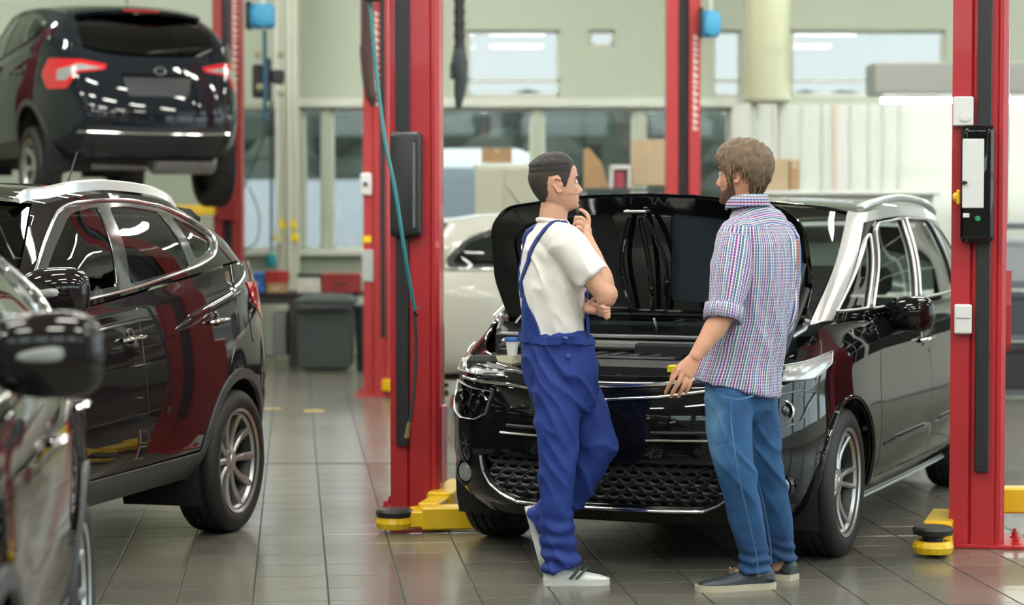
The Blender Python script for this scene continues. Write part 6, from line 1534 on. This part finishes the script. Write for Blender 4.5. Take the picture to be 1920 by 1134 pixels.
cb_ = finish(remesh(B_, .0034, 1), 'body', sk2, cust, cust); face_bits(Mc, cust, cb_, brow=(.08, .05, .03))
hm = pbr('hair_brown', (.135, .085, .05), .5, bump=(400, .7, .003), var=(90, .4)); hm2 = pbr('hair_brown_light', (.27, .18, .11), .45, var=(120, .35)); bm = pbr('beard_brown', (.11, .055, .032), .7, bump=(500, 1, .004), var=(200, .4))
def hl2(ph):
    a = abs(math.degrees(ph)); return float(np.interp(a, [0, 25, 45, 58, 66, 78, 86, 100, 116, 128, 150, 180], [.178, .178, .165, .150, .125, .085, .118, .125, .095, .040, .012, .008]))
skin_part('hair', Mc, cb_, cust, hm, lambda h, p: (h-hl2(p))/.012, lambda h, p: .012+.010*max(0, min(1, (h-.03)/.10)), noise_a=.009, seed=4)
rg = random.Random(11); roots = []
for k in range(620):
    ph = rg.uniform(-math.pi, math.pi); h = rg.uniform(max(hl2(ph)+.03, .05), .236)
    if h > .20: fl_ = (-.8, rg.uniform(-.5, .5))
    else: fl_ = (-1.0, rg.uniform(-.12, .12))
    roots.append((h, ph, fl_))
strands('hair_locks', Mc, cb_, cust, hm2, roots[:330], .075, .0028, .024, 3); strands('hair_locks', Mc, cb_, cust, hm, roots[330:], .08, .003, .023, 5)
def beard(h, p):
    a = abs(math.degrees(p)); up = float(np.interp(a, [0, 12, 22, 30, 50, 68, 80], [.060, .062, .060, .050, .060, .085, .10])); 
    if a > 82: return 0
    if a < 14 and .040 < h < .056: return 0
    return min((up-h)/.010, (82-a)/6, 1)
skin_part('beard', Mc, cb_, cust, bm, beard, lambda h, p: .008+.005*(h < .03), noise_a=.003, seed=9)
# plaid shirt
def plaid_mat():
    m = bpy.data.materials.new('plaid_shirt'); m.use_nodes = True; nt = m.node_tree; b = nt.nodes['Principled BSDF']; b.inputs['Roughness'].default_value = .85; b.inputs['Specular IOR Level'].default_value = .2
    at = nt.nodes.new('ShaderNodeAttribute'); at.attribute_name = 'cloth_uv'; sep = nt.nodes.new('ShaderNodeSeparateXYZ'); nt.links.new(at.outputs['Vector'], sep.inputs[0])
    def stripes(sock, period, cols):
        mu = nt.nodes.new('ShaderNodeMath'); mu.operation = 'MULTIPLY'; mu.inputs[1].default_value = 1/period; nt.links.new(sock, mu.inputs[0])
        fr = nt.nodes.new('ShaderNodeMath'); fr.operation = 'FRACT'; nt.links.new(mu.outputs[0], fr.inputs[0])
        r = nt.nodes.new('ShaderNodeValToRGB'); r.color_ramp.interpolation = 'CONSTANT'; e = r.color_ramp.elements
        while len(e) > 1: e.remove(e[0])
        e[0].position = 0; e[0].color = (*cols[0][1], 1)
        for p, c in cols[1:]: x = e.new(p); x.color = (*c, 1)
        nt.links.new(fr.outputs[0], r.inputs[0]); return r.outputs[0]
    W = (.78, .80, .83); Gn = (.005, .17, .12); Pu = (.24, .012, .13); Bl = (.02, .05, .28); Pk = (.50, .30, .42); Or = (.40, .16, .07); Lb = (.16, .28, .50)
    v = stripes(sep.outputs[0], .058, [(0, Gn), (.13, W), (.19, Bl), (.27, Pk), (.34, W), (.40, Pu), (.53, W), (.58, Lb), (.66, Bl), (.72, W), (.78, Or), (.84, Lb), (.92, W)])
    hz_ = stripes(sep.outputs[1], .0125, [(0, W), (.26, Bl), (.55, Lb), (.65, Pu), (.88, Bl)])
    mx = nt.nodes.new('ShaderNodeMix'); mx.data_type = 'RGBA'; mx.inputs[0].default_value = .26; nt.links.new(v, mx.inputs[6]); nt.links.new(hz_, mx.inputs[7]); nt.links.new(mx.outputs[2], b.inputs['Base Color']); return m
plm = plaid_mat()
B_ = MB()
TR = [c_(1402, 372), c_(1405, 385), c_(1410, 402), c_(1416, 425), c_(1419, 460), c_(1418, 520), c_(1410, 600), c_(1394, 670), c_(1381, 727)]
ltube(B_, TR[1:], [.078, .112, .165, .190, .188, .176, .176, .192], [.070, .080, .100, .125, .135, .130, .142, .165], fc, 36, 'ff')
cuffL = Le+(Le-Ls).normalized()*.018
ltube(B_, [c_(1398, 432, -.06), Ls, (Ls+Le)/2+Vector((.006, 0, 0)), cuffL], [.066, .078, .080, .070], [.066, .080, .080, .070], fcl, 28, 'rf')
ltube(B_, [c_(1440, 432, .06), Rs_, (Rs_+Re_)/2, Re_, (Re_+Rw_)/2], [.066, .076, .074, .068, .062], [.066, .078, .074, .068, .062], fcl, 28, 'rf')
def cs_d(p, n):
    d = folds(p, (8, 8, 2.5, 2), (9, 9, 12, 10), .013, .004, 8.); top = max(0, min(1, (1.50-p.z)/.10))
    return d*(.3+.7*top)
ax = (Le-Ls).normalized()
def cuv(p):
    # sleeve or torso coordinates in metres
    t = (p-Ls).dot(ax); q = Ls+ax*max(-.02, min(.40, t)); dl = (p-q).length
    t2 = (p-Rs_).dot((Re_-Rs_).normalized()); q2 = Rs_+(Re_-Rs_).normalized()*max(0, min(.33, t2)); dr = (p-q2).length
    i = max(1, min(len(TR)-1, sum(1 for q_ in TR if q_.z > p.z))); f_ = max(0, min(1, (TR[i-1].z-p.z)/(TR[i-1].z-TR[i].z))); c = TR[i-1]*(1-f_)+TR[i]*f_; dt = Vector((p.x-c.x, p.y-c.y, 0))
    if dl < .092 and t > .0 and (p-c).xy.dot(lc.xy) > .125: r = p-q; a = math.atan2(r.dot(fcl), r.dot(Vector((0, -1, 0)))); return (a*.085, t, 0)
    if dr < .088 and t2 > .0 and (p-c).xy.dot(lc.xy) < -.125: r = p-q2; a = math.atan2(r.dot(fcl), r.dot(Vector((1, 0, 0)))); return (a*.08, t2, 0)
    a = math.atan2(dt.dot(lc), -dt.dot(fc))
    if p.z > 1.50: return ((p-c).dot(lc)*.0+ (p.z*1.0+dt.dot(fc)*.8), dt.dot(lc), 0)   # the yoke is cut crosswise
    return (a*.165, p.z, 0)
cshirt = finish(remesh(B_, .0050, 5), 'shirt', plm, cust, cust, cs_d, cuv)
def with_uv(o, f):
    a = o.data.attributes.new('cloth_uv', 'FLOAT_VECTOR', 'POINT'); vals = [f(v.co) for v in o.data.vertices]; a.data.foreach_set('vector', [x for q in vals for x in q]); return o
# collar, rolled cuff, hem tail
b = MB(); n = 30; V = []; F = []
for i in range(n+1):
    a = R_(-155+310*i/n); d = -fc*math.cos(a)*.074+lc*math.sin(a)*.078; c = c_(1402, 372)
    for (k, r, z) in ((0, .90, .004), (1, .93, .024), (2, 1.02, .028), (3, 1.14, .010), (4, 1.22, -.018), (5, 1.19, -.020)):
        V.append(c+d*r+Vector((0, 0, z-.010-(.018*(1-math.cos(a))*.5)))-cust.location)
for i in range(n):
    for k in range(5): a = i*6+k; F.append((a, a+1, a+7, a+6))
co = mesh_obj('collar', V, F, plm, cshirt, True); with_uv(co, lambda v: (v.z, math.atan2(v.y, v.x)*.08, 0)); md = co.modifiers.new('s', 'SOLIDIFY'); md.thickness = .002
b = MB(); V = []; F = []; n = 32; xa = ax.cross(fcl).normalized(); ya = xa.cross(ax).normalized()
prof = [(-.062, .070), (-.060, .079), (-.03, .080), (.002, .078), (.004, .070), (-.01, .064)]
for (s, r) in prof:
    for k in range(n): an = 2*math.pi*k/n; V.append(cuffL+ax*s+(xa*math.cos(an)+ya*math.sin(an))*(r+.0025*math.sin(an*5+s*40))-cust.location)
for i in range(len(prof)-1):
    for k in range(n): a = i*n+k; c2 = i*n+(k+1) % n; F.append((a, c2, c2+n, a+n))
cu = mesh_obj('rolled_cuff', V, F, plm, cshirt, True); with_uv(cu, lambda v: (math.atan2((v+cust.location-cuffL).dot(ya), (v+cust.location-cuffL).dot(xa))*.085, (v+cust.location).dot(ax), 0))
# jeans
def jeans_mat():
    m = pbr('denim', (.035, .13, .30), .8, bump=(700, .25, .0006)); nt = m.node_tree; b = nt.nodes['Principled BSDF']; at = nt.nodes.new('ShaderNodeAttribute'); at.attribute_name = 'cloth_uv'
    sp = nt.nodes.new('ShaderNodeSeparateXYZ'); nt.links.new(at.outputs['Vector'], sp.inputs[0])
    tc = nt.nodes['Texture Coordinate']; n = nt.nodes.new('ShaderNodeTexNoise'); n.inputs['Scale'].default_value = 7; n.inputs['Detail'].default_value = 6; nt.links.new(tc.outputs['Object'], n.inputs['Vector'])
    ad = nt.nodes.new('ShaderNodeMath'); ad.operation = 'MULTIPLY_ADD'; nt.links.new(n.outputs['Fac'], ad.inputs[0]); ad.inputs[1].default_value = .7; nt.links.new(sp.outputs[0], ad.inputs[2])
    r = nt.nodes.new('ShaderNodeValToRGB'); r.color_ramp.elements[0].position = .25; r.color_ramp.elements[0].color = (.008, .038, .12, 1); r.color_ramp.elements[1].position = 1.25 if False else 1.0; r.color_ramp.elements[1].color = (.14, .32, .52, 1)
    x = r.color_ramp.elements.new(.6); x.color = (.018, .095, .24, 1)
    nt.links.new(ad.outputs[0], r.inputs[0]); nt.links.new(r.outputs[0], b.inputs['Base Color']); return m
jm = jeans_mat(); B_ = MB()
lk = [c_(1366, 745, -.08), c_(1367, 795, -.10), c_(1377, 870, -.13), c_(1394, 950, -.10), c_(1412, 1030, -.07), c_(1416, 1068, -.06)]
rk_ = [c_(1414, 745, .08), c_(1420, 795, .09), c_(1432, 865, .09), c_(1450, 940, .13), c_(1462, 1010, .16), c_(1464, 1050, .17)]
ltube(B_, [c_(1390, 690), c_(1388, 715), c_(1387, 745)], [.158, .165, .165], [.118, .125, .12], fc, 30, 'fr')
ltube(B_, lk, [.095, .092, .076, .066, .058, .060], [.100, .096, .084, .074, .062, .066], fcl, 28, 'rf')
ltube(B_, rk_, [.095, .090, .074, .064, .056, .058], [.100, .094, .082, .070, .060, .064], fcl, 28, 'rf')
def fade(p):
    """worn denim: paler on the front of the thigh, the knee and the seat of the folds"""
    i = min(range(6), key=lambda k: (lk[k]-p).length); d = (p-lk[i]).dot(fcl); th = math.exp(-((p.z-.66)/.20)**2)
    i2 = min(range(6), key=lambda k: (rk_[k]-p).length); d2 = (p-rk_[i2]).dot(fcl); dd = d if (lk[i]-p).length < (rk_[i2]-p).length else d2
    return (.12+.42*th*max(0, min(1, .55+dd/.10))-.1*(p.z < .2), 0, 0)
def jd(p, n):
    kn = math.exp(-((p.z-.50)/.16)**2); an = max(0, min(1, (.20-p.z)/.14)); d = folds(p, (5, 5, 8, 11), (9, 9, 18, 7), .010, .004, 3.)
    return d*(.35+.65*kn)+an*.009*math.sin(p.z*120+p.x*18+3*noise.noise(p*9))
je = finish(remesh(B_, .0058, 3), 'jeans', jm, cust, cust, jd, fade)
jb = bvh_of(je, cust); stitch = pbr('seam_stitch', (.05, .13, .25), .8)
for pts in ([p+Vector((.0, -.12, 0)) for p in lk], [p+Vector((-.055, -.12, 0)) for p in rk_[2:]]): ribbon('seam', jb, pts, .006, .0012, stitch, je, cust, .0005)
ribbon('pocket', jb, [c_(1352, 742, -.3), c_(1385, 748, -.3), c_(1412, 742, -.25)], .008, .0012, stitch, je, cust, .0005)
dk = pbr('shoe_navy', (.022, .032, .042), .42, bump=(200, .15)); so = pbr('sole_cream', (.46, .42, .32), .6); lace = pbr('lace_brown', (.25, .13, .06), .7)
for (toe, heel_) in ((PX(1306, 1110, Yc_-.12), PX(1449, 1110, Yc_-.02)), (PX(1372, 1092, Yc_+.36), PX(1490, 1092, Yc_+.15))):
    toe = Vector((toe.x, toe.y, 0)); heel_ = Vector((heel_.x, heel_.y, 0)); d = toe-heel_; L = d.length; M = Matrix.Translation(heel_-Vector((cust.location.x, cust.location.y, 0))) @ Matrix.Rotation(math.atan2(d.y, d.x), 4, 'Z')
    u, s_ = MB(), MB(); shoe(u, s_, M, L, .105, .098); o = u.build('shoe', dk, cust, True, 50); s_.build('sole', so, o, True, 40)
    b = MB()
    for k in range(4): x = L*(.40+.055*k); z = .098*(.80-.10*k); b.tube(crv([M @ Vector((x, -.030, z*.80)), M @ Vector((x+.01, 0, z+.004)), M @ Vector((x, .030, z*.80))], 4), .0026, 6)
    b.tube(crv([M @ Vector((L*.42, 0, .082)), M @ Vector((L*.44, -.03, .090)), M @ Vector((L*.48, -.052, .055))], 5), .0028, 6); b.tube(crv([M @ Vector((L*.42, 0, .082)), M @ Vector((L*.50, -.035, .080)), M @ Vector((L*.53, -.052, .04))], 5), .0028, 6); b.build('lace', lace, o, True)
    b = MB(); b.box(.008, L*.17, -.048, .048, .024, .052, .01, M); b.build('heel_patch', pbr('heel_dark', (.008, .010, .016), .5), o, True)
